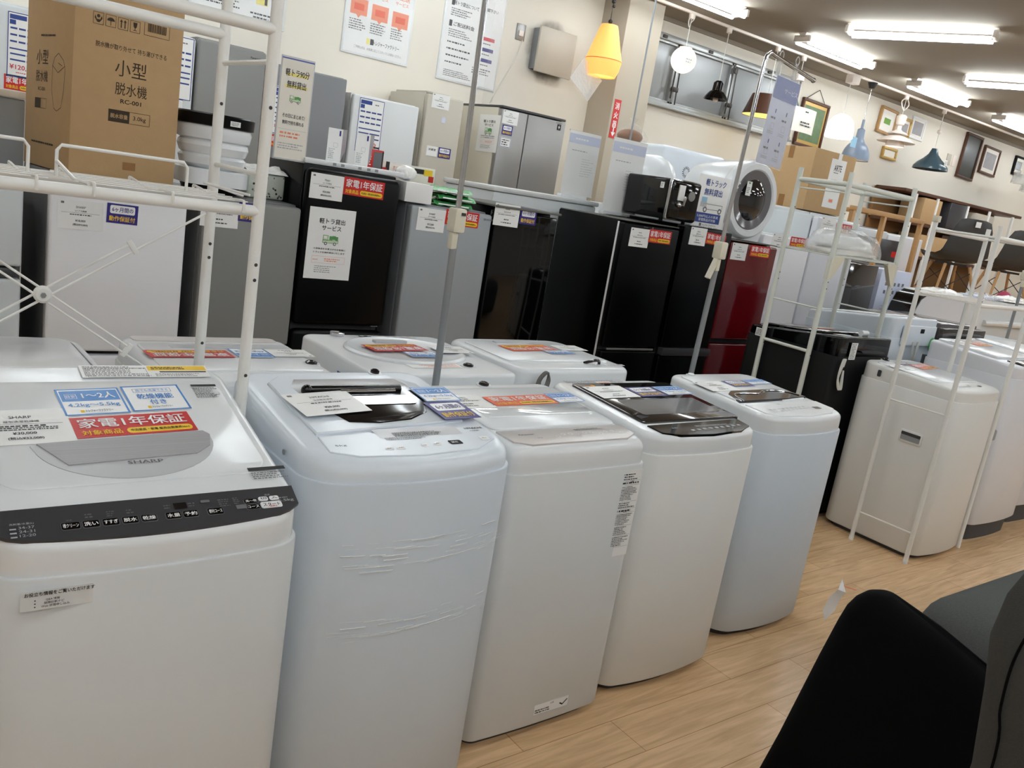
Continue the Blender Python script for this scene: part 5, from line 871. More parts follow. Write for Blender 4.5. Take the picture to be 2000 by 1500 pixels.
# ------------------------------------------------------------------ chrome sign poles
def pole(label, base, top, zclip, lower_m='galv'):
    b, tp = Vector((base[0], base[1], 0)), Vector(top); t = thing('sign_pole', label, 'sign stand', tuple(b), 0, 'telescopic sign poles')
    d = tp-b; f = zclip/d.z; c = d*f
    MB().cyl((0, 0, 0.012), c, 0.0115, lower_m, 16).build('lower_tube', t); MB().cyl(c, d, 0.0085, 'chrome', 16).build('upper_tube', t)
    MB().lathe([(0.045, 0), (0.045, 0.012), (0.02, 0.02), (0.018, 0.05)], lower_m, 36).build('base_plate', t)
    cl = MB().box(c, (0.04, 0.045, 0.07), 'clip_ivory', 0.006).box(c+Vector((-0.004, 0, -0.06)), (0.022, 0.024, 0.05), 'clip_ivory', 0.004).build('height_clip', t)
    return t, d, c
p1, d1, c1 = pole('chrome pole between the front and back machine rows, running out of the top edge', (1.455, 2.15), (1.414, 2.15, 2.35), 1.37)
MB().box(c1+Vector((0.006, -0.024, 0.02)), (0.014, 0.004, 0.008), 'gap').build('clip_slot', p1)
m = MB(); m.add([(0.004, 0.0, 1.70), (0.06, 0.03, 1.72), (0.06, 0.03, 2.4), (0.0, 0.0, 2.4)], [(0, 1, 2, 3)], 'film_thin'); m.build('sign_sleeve', p1)
p2, d2, c2 = pole('chrome pole with a hooked top arm carrying the blue and white banner', (2.80, 2.32), (2.868, 2.32, 2.095), 1.372)
MB().tube(smooth_path([tuple(d2), (d2.x+0.008, 0, d2.z+0.045), (d2.x+0.03, 0, d2.z+0.062), (d2.x+0.07, 0, d2.z+0.055), (d2.x+0.33, 0.0, d2.z+0.018)], 6), 0.0085, 'chrome', 12).build('hook_arm', p2)
MB().sphere((d2.x+0.335, 0, d2.z+0.017), 0.011, 'chrome', 10, 8).build('arm_end', p2)
MB().prism([(-0.006, 0), (0.01, 0), (-0.025, -0.09), (-0.04, -0.085)], -0.01, 0.01, 'clip_ivory', M=Matrix.Translation(c2+Vector((-0.01, 0, -0.03))) @ Matrix(((1, 0, 0, 0), (0, 0, 1, 0), (0, 1, 0, 0), (0, 0, 0, 1)))).build('clip_lever', p2)
t = thing('hanging_banner', 'narrow blue and white banner hanging from the hooked chrome pole', 'banner', (3.028, 2.32, 1.737), 0)
MB().box((0, 0, 0.175), (0.165, 0.003, 0.345), 'paper_blue', 0.0005, M=Matrix.Rotation(0.05, 4, 'Y')).build('banner_sheet', t)
for x in (-0.062, 0.045): MB().box((x, 0.0, 0.375), (0.022, 0.014, 0.055), 'clear_glass', 0.003).tube(smooth_path([(x, 0.0, 0.4), (x-0.012, 0, 0.425), (x, 0, 0.442), (x+0.012, 0, 0.425), (x+0.004, 0, 0.405)], 4), 0.0025, 'clear_glass', 6).build('hanger', t)
F = Flat().rect(0, 0.128, 0.162, 0.085, 'poster_blue', 1); F.text('サービス', 0.03, 0.125, 0.09, 0.02, 'paper_blue', True)
for j in range(2):
    for i in range(2): F.rect(-0.038+0.075*i, 0.04-0.12*j, 0.006, 0.016, 'ink_blue', 1); F.micro(-0.038+0.075*i, 0.012-0.12*j, 0.045, 0.018, 1, 'ink_gray', 1); F.frame(-0.038+0.075*i, -0.02-0.1*j, 0.022, 0.024, 0.0015, 'ink_faint', 1); F.micro(-0.038+0.075*i, -0.045-0.1*j, 0.05, 0.014, 2, 'ink_faint', 1)
flat_part('print', F, Matrix.Rotation(0.05, 4, 'Y') @ F_front(0, -0.0016, 0.175), t); MB().box((0.0, -0.003, 0.18), (0.175, 0.001, 0.37), 'film_thin', M=Matrix.Rotation(0.05, 4, 'Y')).build('clear_sleeve', t)
p3, d3, c3 = pole('grey sign pole at the right edge behind the rack of the off-white machine', (6.80, 2.75), (6.79, 2.75, 2.3), 1.45)
# thin grey rod / cable from the ceiling down to the tall refrigerator top
tag(MB().cyl((0, 0, 0), (0, 0, CZ-1.425), 0.006, 'galv', 10).cyl((0, 0, 0), (0, 0, 0.015), 0.02, 'galv', 12).build('ceiling_rod'), 'thin grey rod from the ceiling to the tall black refrigerators, crossing the price chart', 'rod', None, (3.90, 4.0+0.06, 1.425))
# ------------------------------------------------------------------ posters, plates and pictures on the back wall
def wall_poster(label, x0, x1, z0, z1, fn):
    t = thing('wall_poster', label, 'poster', ((x0+x1)/2, WY, (z0+z1)/2), 0, 'service posters on the cream wall'); w, h = x1-x0, z1-z0
    MB().box((0, -0.006, 0), (w, 0.012, h), 'plastic_white', 0.003).build('backing_frame', t)
    F = Flat().rect(0, 0, w-0.03, h-0.03, 'paper', 1); fn(F, w, h); flat_part('print', F, F_front(0, -0.0125, 0), t)
    m = MB(); R = random.Random(int(x0*10)); n = 9
    g = [[(-w/2+0.01+(w-0.02)*i/(n-1), -0.02-0.008*R.random(), -h/2+0.01+(h-0.02)*j/(n-1)) for i in range(n)] for j in range(n)]
    m.loft(g, 'film_thin', False, False, closed=False); m.build('clear_cover', t, smooth=60)
def pa(F, w, h):
    F.micro(-0.12, -0.2, 0.28, 0.06, 3, 'ink', 3, seed=91, center=True); F.micro(0.17, -0.24, 0.2, 0.05, 2, 'ink', 3, seed=92, center=True); F.rect(0.17, -0.13, 0.09, 0.06, 'highlight', 3); F.rect(0.2, -0.13, 0.02, 0.05, 'ink', 4)
wall_poster('framed service poster cut by the top edge above the rack, leftmost on the wall', 1.98, 2.70, 2.34, 2.95, pa)
def pb(F, w, h):
    for i, (a, b) in enumerate((('無料貸出', 'サービス'), ('お取置', 'サービス'), ('ご配送', 'サービス'))):
        x = -0.19+0.19*i; F.text(a, x, 0.09, 0.14, 0.034, 'coral', True, 3); F.text(b, x, 0.045, 0.12, 0.03, 'coral', True, 3); F.rect(x, -0.06-0.01*i, 0.15, 0.12, 'coral', 2); F.rect(x, -0.06-0.01*i, 0.09, 0.05, 'tag_orange', 3); F.poly([(x-0.02, -0.12-0.01*i), (x+0.02, -0.12-0.01*i), (x, -0.145-0.01*i)], 'coral', 3); F.micro(x, -0.195, 0.15, 0.09, 5, 'ink_gray', 3, seed=i)
    F.rect(-0.08, -0.3, 0.03, 0.045, 'highlight', 3); F.rect(-0.045, -0.3, 0.03, 0.045, 'ink', 3); F.text('トレジャーファクトリー', 0.09, -0.303, 0.24, 0.035, 'ink', True, 3); F.text('ご不明な点は、お客様に応じてスタッフにお尋ねください。', 0.02, -0.36, 0.44, 0.022, 'ink_gray', False, 3)
wall_poster('framed service poster with three orange speech boxes, middle one on the wall', 3.18, 3.80, 2.305, 3.15, pb)
def pc(F, w, h):
    for i, (s_, y) in enumerate((('軽トラ貸出について', 0.2), ('ご配送料金', 0.03))):
        F.rect(-0.24, y, 0.03, 0.05, 'ink', 3); F.text(s_, -0.1, y, 0.22 if i else 0.26, 0.035, 'ink', True, 3); F.micro(-0.12, y-0.075, 0.26, 0.07, 4, 'ink_gray', 3, seed=95+i)
    for i in range(4): F.micro(-0.12, -0.12-0.055*i, 0.26, 0.025, 1, 'ink', 3, seed=97+i)
    F.micro(-0.1, -0.375, 0.3, 0.06, 4, 'ink_gray', 3, seed=99)
    for i in range(3): F.rect(0.18, -0.02-0.09*i, 0.12, 0.03, 'ink_red' if i == 0 else 'tag_navy', 3); F.micro(0.18, -0.06-0.09*i, 0.12, 0.02, 1, 'ink_gray', 3)
    F.text('ご確認下さい', 0.15, 0.22, 0.18, 0.03, 'ink', True, 3); F.micro(0.14, -0.3, 0.2, 0.06, 3, 'ink_gray', 3)
wall_poster('framed price-list poster with dark headings, behind the chrome pole', 4.09, 4.72, 2.275, 3.16, pc)
t = thing('wall_heater', 'square cream wall box with soot-stained wall around it', 'wall fixture', (5.27, WY, 2.735))
MB().box((-0.17, -0.045, 0), (0.06, 0.09, 0.36), 'fridge_midgray', 0.004).box((0.0, -0.03, 0), (0.38, 0.06, 0.36), 'fridge_midgray', 0.004).build('housing', t); MB().box((0.02, -0.095, 0), (0.44, 0.03, 0.4), 'fridge_beige', 0.008).build('front_panel', t)
m = MB(); m.add([(-0.34, -0.003, -0.38), (0.34, -0.003, -0.38), (0.34, -0.003, 0.38), (-0.34, -0.003, 0.38)], [(0, 1, 2, 3)], 'soot'); m.build('soot_stain', t, 'dark soot marks on the wall')
struct(MB().box((0, 0, 0), (0.1, 0.012, 0.14), 'steel_brush', 0.003).box((0.0, -0.01, -0.01), (0.05, 0.02, 0.05), 'lamp_white', 0.004).build('trim_3'), 'small steel switch plate on the wall').location = (4.92, WY-0.006, 2.84)
t = tag(MB().tube(smooth_path([(4.95, WY-0.01, 2.78), (4.9, WY-0.01, 2.6), (4.75, WY-0.01, 2.3), (4.68, WY-0.01, 2.13)], 5), 0.004, 'cord_white', 6).build('power_cable'), 'thin pale cord hanging down the wall from the switch plate', 'cord')
t = thing('extinguisher_sign', 'red vertical fire extinguisher sign with white arrow on the pillar', 'sign', (5.935, 6.44, 2.26))
MB().box((0, -0.002, 0), (0.085, 0.004, 0.36), 'tag_red').build('plate', t); F = Flat()
for i, c in enumerate('消火器'): F.text(c, 0, 0.12-0.085*i, 0.055, 0.065, 'tag_white', True, 1)
F.rect(0, -0.105, 0.014, 0.05, 'tag_white', 1); F.poly([(-0.028, -0.125), (0.028, -0.125), (0, -0.165)], 'tag_white', 1); flat_part('print', F, F_front(0, -0.0042, 0), t)
GP = 'framed pictures on the back wall'
def picture(label, x, z, w, h, fm, art, tilt=0, mtx=0.05, dep=0.04, matt='paper_cream', cat='picture', name='framed_picture'):
    t = thing(name, label, cat, (x, WY-0.003, z), 0, GP); t.rotation_euler = (0, tilt, 0)
    m = MB(); b = 0.035
    for cx, cz, a, c in ((0, h/2-b/2, w, b), (0, -h/2+b/2, w, b), (-w/2+b/2, 0, b, h-2*b), (w/2-b/2, 0, b, h-2*b)): m.box((cx, -dep/2, cz), (a, dep, c), fm, 0.006)
    m.build('frame', t); F = Flat().rect(0, 0, w-2*b, h-2*b, matt, 1)
    if art: F.rect(0, 0, (w-2*b)*(1-mtx*6), (h-2*b)*(1-mtx*8), art, 2)
    flat_part('artwork', F, F_front(0, -dep*0.55, 0), t); return t
t = picture('tall dark wood picture hung on a cord, behind the teal lamp', 9.52, 2.79, 0.56, 0.56, 'wood_dark', 'green_art', 0.02, 0.02, matt='gold'); MB().tube([(-0.22, -0.01, 0.27), (0.02, -0.01, 0.42), (0.2, -0.01, 0.27)], 0.004, 'cord_black', 6).build('hanging_cord', t)
picture('wood framed picture with a small green square, above the blue grey dome lamp', 11.16, 3.11, 0.42, 0.34, 'wood', 'art_green', 0.05, 0.09)
picture('small gold framed picture half hidden behind the tiered white lamp', 11.62, 3.1, 0.3, 0.26, 'gold', 'art_gray')
picture('light picture of a grey statue right of the tiered white lamp', 11.98, 3.15, 0.38, 0.3, 'paper', 'art_gray', 0.02, 0.03, 0.02)
picture('gold plaque low behind the tiered white lamp', 11.4, 2.72, 0.36, 0.16, 'gold', 'paper_cream')
picture('plain dark board in dark wood frame with white price card', 13.62, 3.0, 0.52, 0.66, 'wood_dark', None, 0.03, matt='board_dark')
picture('dark framed picture right of the dark board', 14.28, 3.03, 0.54, 0.42, 'wood_dark', 'art_gray', 0.03, 0.04)
picture('small black picture near the glass lamp cluster', 15.3, 3.1, 0.36, 0.3, 'black_matte', 'board_dark')
struct(MB().box((0, 0, 0), (0.12, 0.014, 0.16), 'fridge_beige', 0.003).box((0.17, 0, 0), (0.1, 0.014, 0.16), 'lamp_white', 0.003).build('trim_4'), 'beige wall switch plates').location = (13.05, WY-0.007, 2.88)

# ------------------------------------------------------------------ pendant lamps under the lighting track
TY = 6.34
def pendant(label, x, y, ztop, cord_m='cord_white', canopy='lamp_white', zc=CZ-0.024, name='pendant_lamp'):
    t = thing(name, label, 'pendant lamp', (x, y, ztop), 0, 'pendant lamps'); MB().cyl((0, 0, 0), (0, 0, zc-ztop), 0.004, cord_m, 8).build('cord', t); MB().lathe([(0.012, -0.05), (0.028, -0.045), (0.03, 0)], canopy, 16, Matrix.Translation((0, 0, zc-ztop))).build('plug', t); return t
t = pendant('glowing orange fabric pendant in front of the pillar', 5.45, 6.2, 3.0, 'cord_black', 'black_matte', CZ)
m = MB(); m.sphere((0, 0, 0.2), 0.02, 'cord_black', 8, 6).sphere((0.01, 0, 0.16), 0.015, 'cord_black', 8, 6).sphere((0, 0, 0.03), 0.02, 'cord_black', 8, 6); m.build('cord_knot', t)
MB().lathe([(0.075, 0), (0.083, -0.02), (0.135, -0.2), (0.165, -0.30)], 'shade_orange', 40, cap0=False, cap1=False).lathe([(0.075, 0), (0.0, 0.003)], 'shade_orange', 40, cap0=False).build('shade', t, 'orange fabric shade'); MB().lathe([(0.1665, -0.298), (0.1665, -0.304)], 'tag_orange', 40, cap0=False, cap1=False).lathe([(0.165, -0.303), (0.153, -0.38), (0.128, -0.44)], 'shade_orange', 40, cap0=False, cap1=False).build('lower_shade', t); MB().lathe([(0.126, -0.43), (0.0, -0.428)], 'shade_inner', 40).build('diffuser', t)
MB().box((0.13, 0.02, -0.5), (0.3, 0.002, 0.24), 'film_clear', M=Matrix.Rotation(0.55, 4, 'Y')).build('price_sleeve', t)
t = pendant('round glowing white globe pendant with price card, hung before the strip window', 6.61, TY, 3.075)
MB().tube(smooth_path([(0, 0, 0.22), (0.04, 0, 0.27), (0.03, 0, 0.33), (-0.03, 0, 0.25), (-0.02, 0, 0.19), (0, 0, 0.18)], 5), 0.006, 'cord_white', 6).build('cord_loop', t); MB().lathe([(0.06, -0.025), (0.065, -0.01), (0.03, 0.0)], 'lamp_white', 24).build('cap', t); MB().sphere((0, 0, -0.13), 0.125, 'shade_globe', 32, 18).build('globe', t); flat_part('price_card', Flat().rect(0, 0, 0.16, 0.1, 'paper_cream', 0).micro(0, 0, 0.1, 0.05, 2, 'ink_faint', 1), F_front(-0.05, -0.128, -0.15), t)
t = pendant('small black metal pendant like an enamel workshop lamp, before the strip window', 7.19, TY, 2.86)
MB().lathe([(0.03, 0.0), (0.05, -0.02), (0.055, -0.1), (0.07, -0.105), (0.085, -0.12), (0.115, -0.16), (0.13, -0.185), (0.126, -0.185), (0.11, -0.162), (0.08, -0.13)], 'black_gloss', 36, cap1=False).build('shade', t); MB().sphere((0, 0, -0.185), 0.028, 'lamp_white', 14, 10).build('bulb', t)
t = pendant('brown drum-shaded pendant with glowing underside behind the chrome pole', 8.02, TY, 2.87)
MB().lathe([(0.17, 0.0), (0.24, -0.22)], 'wood_dark', 40, cap0=False, cap1=False).lathe([(0.17, 0.0), (0.0, 0.002)], 'wood_dark', 40, cap0=False).build('shade', t); MB().lathe([(0.236, -0.216), (0.0, -0.217)], 'shade_inner', 40, cap0=False).build('diffuser', t)
t = pendant('teal pendant mostly covered by a large white price card', 8.5, TY, 2.92)
MB().cyl((0, 0, 0.28), (0, 0, 0.2), 0.05, 'lamp_white', 16).build('ceiling_cup', t); MB().lathe([(0.03, 0.0), (0.05, -0.05), (0.07, -0.12), (0.15, -0.24), (0.16, -0.3)], 'teal', 36, cap1=False).build('shade', t)
m = MB(); m.loft([[(-0.2+0.4*i/6, -0.18-0.03*math.sin(PI*i/6), z) for i in range(7)] for z in (-0.36, -0.1)], 'paper_cream', False, False, closed=False); m.build('price_card', t); flat_part('print', Flat().micro(0, 0.08, 0.1, 0.03, 1, 'ink', 1).micro(0, -0.05, 0.2, 0.06, 2, 'ink', 1), F_front(0, -0.2115, -0.22), t)
t = pendant('bright white glowing bell-dome pendant beside the big price card', 9.48, TY, 2.93)
MB().lathe([(0.01, 0.0)]+[(0.16*math.sin(PI/2*i/12), -0.18+0.18*math.cos(PI/2*i/12)) for i in range(1, 13)]+[(0.165, -0.27), (0.155, -0.28)], 'shade_lit', 40).build('shade', t); flat_part('sleeve_card', Flat().rect(0, 0, 0.12, 0.12, 'sky_pale', 0), F_front(0.13, -0.14, -0.3), t); MB().box((0.03, 0, 0.4), (0.16, 0.1, 0.1), 'lamp_white', 0.01).build('ceiling_box', t)
t = pendant('blue grey dome pendant beside the paper-labelled carton', 9.93, TY, 2.84, 'chrome', 'cord_black')
MB().lathe([(0.016, 0.1), (0.016, 0.0), (0.045, -0.02), (0.05, -0.12), (0.07, -0.16)]+[(0.165*math.sin(PI/2*(0.33+0.67*i/10)), -0.37+0.22*math.cos(PI/2*(0.33+0.67*i/10)))for i in range(11)]+[(0.165, -0.385), (0.16, -0.385)], 'bluegray', 40, cap1=False).build('shade', t); MB().lathe([(0.06, 0.0), (0.03, -0.07), (0.0, -0.07)], 'cord_black', 16, Matrix.Translation((0, 0, CZ-0.024-2.84))).build('canopy', t); MB().lathe([(0.158, -0.38), (0.0, -0.378)], 'lamp_white', 40, cap0=False).build('diffuser', t)
t = pendant('white tiered pendant with three spreading shades, small bulb lit', 10.75, TY, 3.14)
MB().tube(smooth_path([(0, 0, 0.22), (0.09, 0, 0.14), (0.0, 0, 0.06), (-0.09, 0, 0.15), (0, 0, 0.21)], 5), 0.008, 'lamp_white', 6).build('cord_loop', t); MB().lathe([(0.04, 0.0), (0.065, -0.02), (0.05, -0.12), (0.02, -0.14)], 'lamp_white', 24).build('cup', t)
for nm, z, r0, r1, dz in (('upper_shade', -0.2, 0.05, 0.13, 0.04), ('middle_shade', -0.26, 0.08, 0.235, 0.08)): MB().lathe([(0.03, z+0.02), (r0, z), (r0+(r1-r0)*0.5, z-dz*0.35), (r1, z-dz), (r1-0.01, z-dz-0.006), (r0, z-0.02)], 'lamp_white', 40, cap1=False).build(nm, t)
MB().lathe([(0.06, -0.27), (0.1, -0.32), (0.12, -0.4), (0.115, -0.4)], 'lamp_white', 36, cap1=False).build('lower_shade', t); MB().lathe([(0.115, -0.395), (0.0, -0.39)], 'shade_globe', 36, cap0=False).build('diffuser', t); MB().cyl((0, 0, -0.14), (0, 0, -0.28), 0.03, 'lamp_white', 16).build('stem', t)
t = pendant('dark teal bell pendant with a white price tag, right of the tiered one', 11.75, TY, 2.87)
MB().lathe([(0.035, 0.0), (0.045, -0.03), (0.065, -0.08), (0.12, -0.14), (0.18, -0.19), (0.22, -0.24), (0.228, -0.28), (0.22, -0.28)], 'teal', 44, cap1=False).build('shade', t); flat_part('price_tag', Flat().rect(0, 0, 0.07, 0.1, 'paper', 0).micro(0, 0, 0.05, 0.07, 4, 'ink_gray', 1), F_front(0.0, -0.2, -0.19), t); MB().sphere((0, 0, 0.22), 0.03, 'lamp_white', 8, 6).build('cord_knot', t)
t = thing('glass_chandelier', 'cluster of clear glass lamps with white price card at upper right edge', 'pendant lamp', (14.0, TY-0.3, 3.0), 0, 'pendant lamps')
for x, z, r in ((-0.15, 0.28, 0.05), (0.15, 0.26, 0.05), (0.45, 0.22, 0.06), (-0.1, -0.2, 0.14), (0.25, -0.28, 0.14), (0.55, -0.15, 0.1)):
    q = MB().lathe([(r*0.5, 0.09), (r, 0.06), (r*1.15, -0.1), (r*1.1, -0.1), (r*0.95, 0.05)], 'clear_glass', 20, Matrix.Translation((x, 0, z)), cap1=False).build('glass_shade', t); MB().cyl((x, 0, z+0.08), (x, 0, z+0.16), 0.03, 'chrome', 12).build('socket', q); MB().cyl((x, 0, z+0.16), (x, 0, 0.376), 0.004, 'cord_black', 6).build('cord', q)
MB().cyl((-0.1, 0, 0.05), (0.9, 0.0, 0.05), 0.03, 'steel_brush', 12).build('arm', t); flat_part('price_card', Flat().rect(0, 0, 0.34, 0.2, 'paper_cream', 0).micro(0, 0, 0.2, 0.1, 3, 'ink_gray', 1), F_front(-0.4, -0.15, -0.1), t)
MB().cyl((-0.4, -0.15, 0.0), (-0.4, -0.15, 0.376), 0.003, 'cord_black', 6).build('card_string', t)
# ------------------------------------------------------------------ right-hand background
t = thing('white_appliance', 'large white appliance with rounded corner and black left edge, behind the racks', 'appliance', (6.46, 3.62, 0))
prof = [(0.0, 0.0), (0.0, 0.95), (0.03, 1.06), (0.08, 1.14), (0.17, 1.185), (0.3, 1.19), (0.78, 1.18), (0.8, 0.0)]
MB().prism([(x, z) for x, z in prof], 0.08, 0.3, 'paint_lilac', M=Matrix(((1, 0, 0, 0), (0, 0, -1, 0), (0, 1, 0, 0), (0, 0, 0, 1)))).build('body', t)
pf = [(-0.012, 0.6), (-0.012, 0.96), (0.018, 1.075), (0.07, 1.155), (0.17, 1.197)]
m = MB(); m.loft([[(x, y, z) for x, z in pf]+[(x+0.04, y, z-0.02) for x, z in reversed(pf)] for y in (-0.295, -0.09)], 'black_gloss'); m.build('control_front', t, 'black front edge')
MB().tube(smooth_path([(0.12, -0.302, 0.98), (0.4, -0.302, 0.965), (0.78, -0.302, 0.955)], 4), 0.003, 'gap_light', 6).build('seam', t)
t = thing('long_appliance', 'long white appliance with raised handle ridge at the right edge, right of the black-edged one', 'appliance', (8.0, 3.62, 0))
MB().box((0.0, 0, 0.59), (1.4, 0.6, 1.18), 'paint_white', 0.02, 3).build('body', t); MB().tube(smooth_path([(-0.35, -0.31, 1.0), (-0.2, -0.33, 1.005), (0.3, -0.33, 1.0), (0.65, -0.32, 0.99)], 5), 0.025, 'plastic_white', 10).build('handle_ridge', t)
for i, (x, m_, lb) in enumerate(((7.0, 'film_white', 'clear bedding bag lying on the white appliance with black edge'), (7.75, 'poster_blue', 'bluish bedding bag lying on the long white appliance'), (8.35, 'film_white', 'pale bedding bag at the right edge on the long white appliance'))):
    m = MB(); R = random.Random(40+i); n = 10
    m.loft([[(-0.27+0.54*a/(n-1), -0.1+0.2*b/(n-1), (0.035+0.02*R.random())*math.sin(PI*a/(n-1))**0.4*math.sin(PI*b/(n-1))**0.4) for a in range(n)] for b in range(n)], 'film_clear' if i == 1 else m_, False, False, closed=False)
    m.box((0, 0, 0.012), (0.48, 0.17, 0.02), 'paper_blue' if i == 1 else 'paper_cream', 0.008); tag(m.build('bedding_bag', smooth=60), lb, 'bag', 'bedding bags on the white appliances', (x, 3.43, 1.193))
# pale wood frame, appliances and cartons on the low display behind
t = thing('wood_frame', 'tall pale wood frame stand with crossbars, behind the second rack', 'frame', (8.2, 4.7, 0))
for x, y, z1 in ((-0.66, 0, 1.79), (0.62, 0, 1.79), (-0.4, 0.55, 1.78), (-0.1, 0.0, 1.79)): MB().box((x, y, z1/2), (0.045, 0.045, z1), 'wood', 0.004).build('leg', t)
MB().box((-0.02, 0, 1.79), (1.34, 0.05, 0.045), 'wood', 0.004).build('top_rail', t); MB().box((-0.4, 0.28, 1.78), (0.05, 0.6, 0.04), 'wood', 0.004).build('side_rail', t); MB().box((-0.02, 0, 0.9), (1.3, 0.04, 0.04), 'wood', 0.004).build('lower_rail', t)
Fridge('grey green refrigerator behind the pale wood frame', 8.68, 9.3, 5.3, 0.6, 1.66, [(0.05, 0.9), (0.91, 1.65)], 'fridge_pale', 'fridge_midgray', group=GW)
Fridge('white refrigerator left of the black shell chair', 9.33, 10.1, 5.3, 0.6, 1.64, [(0.05, 0.7), (0.71, 1.63)], 'paint_lilac', 'fridge_pale', group=GW)
t = thing('microwave_oven', 'dark microwave oven with red tag seen through the pale wood frame', 'oven', (8.56, 5.0, 1.3)); MB().box((0, 0, 0.13), (0.42, 0.36, 0.26), 'panel_dark', 0.008).build('body', t); flat_part('warranty_tag', Flat().rect(0, 0, 0.12, 0.06, 'tag_red', 0), F_front(0.12, -0.1802, 0.12), t); MB().box((0, 0, -0.65), (0.46, 0.4, 1.3), 'fridge_midgray', 0.006).build('stand', t)
t = thing('dark_cabinet', 'dark grey refrigerator side seen through the second rack', 'refrigerator', (6.62, 3.95, 0)); MB().box((0, 0.18, 0.66), (0.62, 0.36, 1.32), 'lid_dark', 0.008).build('body', t)
t = thing('appliance_box', 'white printed appliance carton behind the right legs of the second rack', 'box', (7.28, 3.95, 0)); MB().box((0, 0.22, 0.65), (0.5, 0.4, 1.3), 'paper_blue', 0.004).build('carton', t); F = Flat()
for j in range(2):
    for i in range(5): F.rect(-0.14+0.07*i, 0.53-0.07*j+0.65-0.65, 0.035, 0.03, 'ink_gray', 1)
F.micro(0, 0.3, 0.3, 0.1, 4, 'ink_faint', 1); F.poly([(-0.1+0.1*math.cos(a*PI/8), 0.12+0.08*math.sin(a*PI/8)) for a in range(16)], 'ink_faint', 1); flat_part('print', F, F_front(0, 0.0198, 0.65), t)
tag(MB().box((0, 0, 0.55), (0.5, 0.4, 1.1), 'cardboard_light', 0.004).build('carton'), 'plain brown carton below the pale wood frame, right of the printed appliance carton', 'box', None, (7.84, 4.2, 0))
t = thing('display_table', 'wooden display table under the black shell chairs', 'table', (10.15, 4.55, 0)); MB().box((0, 0, 0.96), (2.6, 0.95, 0.04), 'wood', 0.006).build('tabletop', t)
for a in (-1, 1):
    for b in (-1, 1): MB().box((a*1.22, b*0.42, 0.47), (0.06, 0.06, 0.94), 'wood', 0.004).build('leg', t)
def shell_chair(label, x, y, rz, z=0.984, s=1.25):
    t = thing('shell_chair', label, 'chair', (x, y, z), rz, 'black shell chairs'); t.scale = (s, s, s)
    prof = [(-0.22, 0.40), (-0.2, 0.425), (-0.05, 0.415), (0.1, 0.415), (0.17, 0.44), (0.215, 0.52), (0.235, 0.62), (0.25, 0.72), (0.26, 0.79), (0.262, 0.805)]
    hw = [0.19, 0.215, 0.235, 0.235, 0.23, 0.22, 0.2, 0.18, 0.145, 0.09]; m = MB(); n = 11; rows = []
    for (py, pz), w in zip(prof, hw): rows.append([(w*(2*i/(n-1)-1), py-(0.0 if pz < 0.45 else 0.03*(2*i/(n-1)-1)**2), pz+(0.05*(2*i/(n-1)-1)**4 if pz < 0.5 else 0)) for i in range(n)])
    m.loft(rows, 'chair_shell', False, False, closed=False); m.loft([[(a, b+0.006, c-0.008) for a, b, c in r] for r in reversed(rows)], 'chair_shell', False, False, closed=False); m.build('seat_shell', t, smooth=60)
    for a in (-1, 1):
        for b in (-1, 1): MB().cyl((a*0.12, b*0.12, 0.38), (a*0.21, b*0.21, 0.0), 0.015, 'wood', 10, 0.01).build('leg', t)
    for k_ in range(4):
        c, s_ = ((1, 1), (1, -1), (-1, -1), (-1, 1))[k_]; d, e = ((1, -1), (-1, -1), (-1, 1), (1, 1))[k_]
        MB().tube([(c*0.14, s_*0.14, 0.33), (d*0.19, e*0.19, 0.12)], 0.004, 'cord_black', 6).build('wire_brace', t)
    MB().box((0, 0, 0.385), (0.2, 0.2, 0.02), 'cord_black').build('mount', t); return t
c = shell_chair('black shell chair on wooden legs, left one of the two on the table', 9.36, 4.55, 2.55, s=1.14)
flat_part('price_tag', Flat().rect(0, 0, 0.05, 0.05, 'paper', 0), F_back(0.0, 0.272, 0.76), c)
c = shell_chair('black shell chair at the right edge with a clear plastic bag on its seat', 10.66, 4.55, 2.5, s=1.14)
t = tag(MB().sphere((0, 0, 0), 0.12, 'film_clear', 14, 8, (1.2, 1, 0.6)).sphere((0, 0, -0.01), 0.1, 'poster_blue', 12, 8, (1.1, 1, 0.5)).build('plastic_bag'), 'grey blue plastic bag lying on the seat of the right shell chair', 'bag', None, (10.58, 4.5, 1.57))
tag(MB().sphere((0, 0, 0), 0.09, 'pink', 12, 8, (1, 1, 1.2)).sphere((0.14, 0, -0.02), 0.07, 'pink', 12, 8).build('soft_toy'), 'pink soft toy between the legs of the right shell chair', 'toy', None, (10.72, 4.5, 1.1))
t = thing('shop_shelf', 'long brown shelf unit with pale slotted posts standing against the back wall', 'shelf', (13.0, 6.45, 0))
MB().box((0, 0.28, 1.14), (3.6, 0.04, 2.26), 'brown_panel').build('back_panel', t)
for z in (2.26, 1.85, 1.4, 0.9): MB().box((0, 0.06, z), (3.6, 0.44, 0.04), 'wood_dark', 0.004).build('shelf_board', t)
for x in (-1.5, -0.9, 0.0, 0.7, 1.5): MB().box((x, -0.16, 1.12), (0.04, 0.03, 2.24), 'rack_white', 0.003).build('post', t)
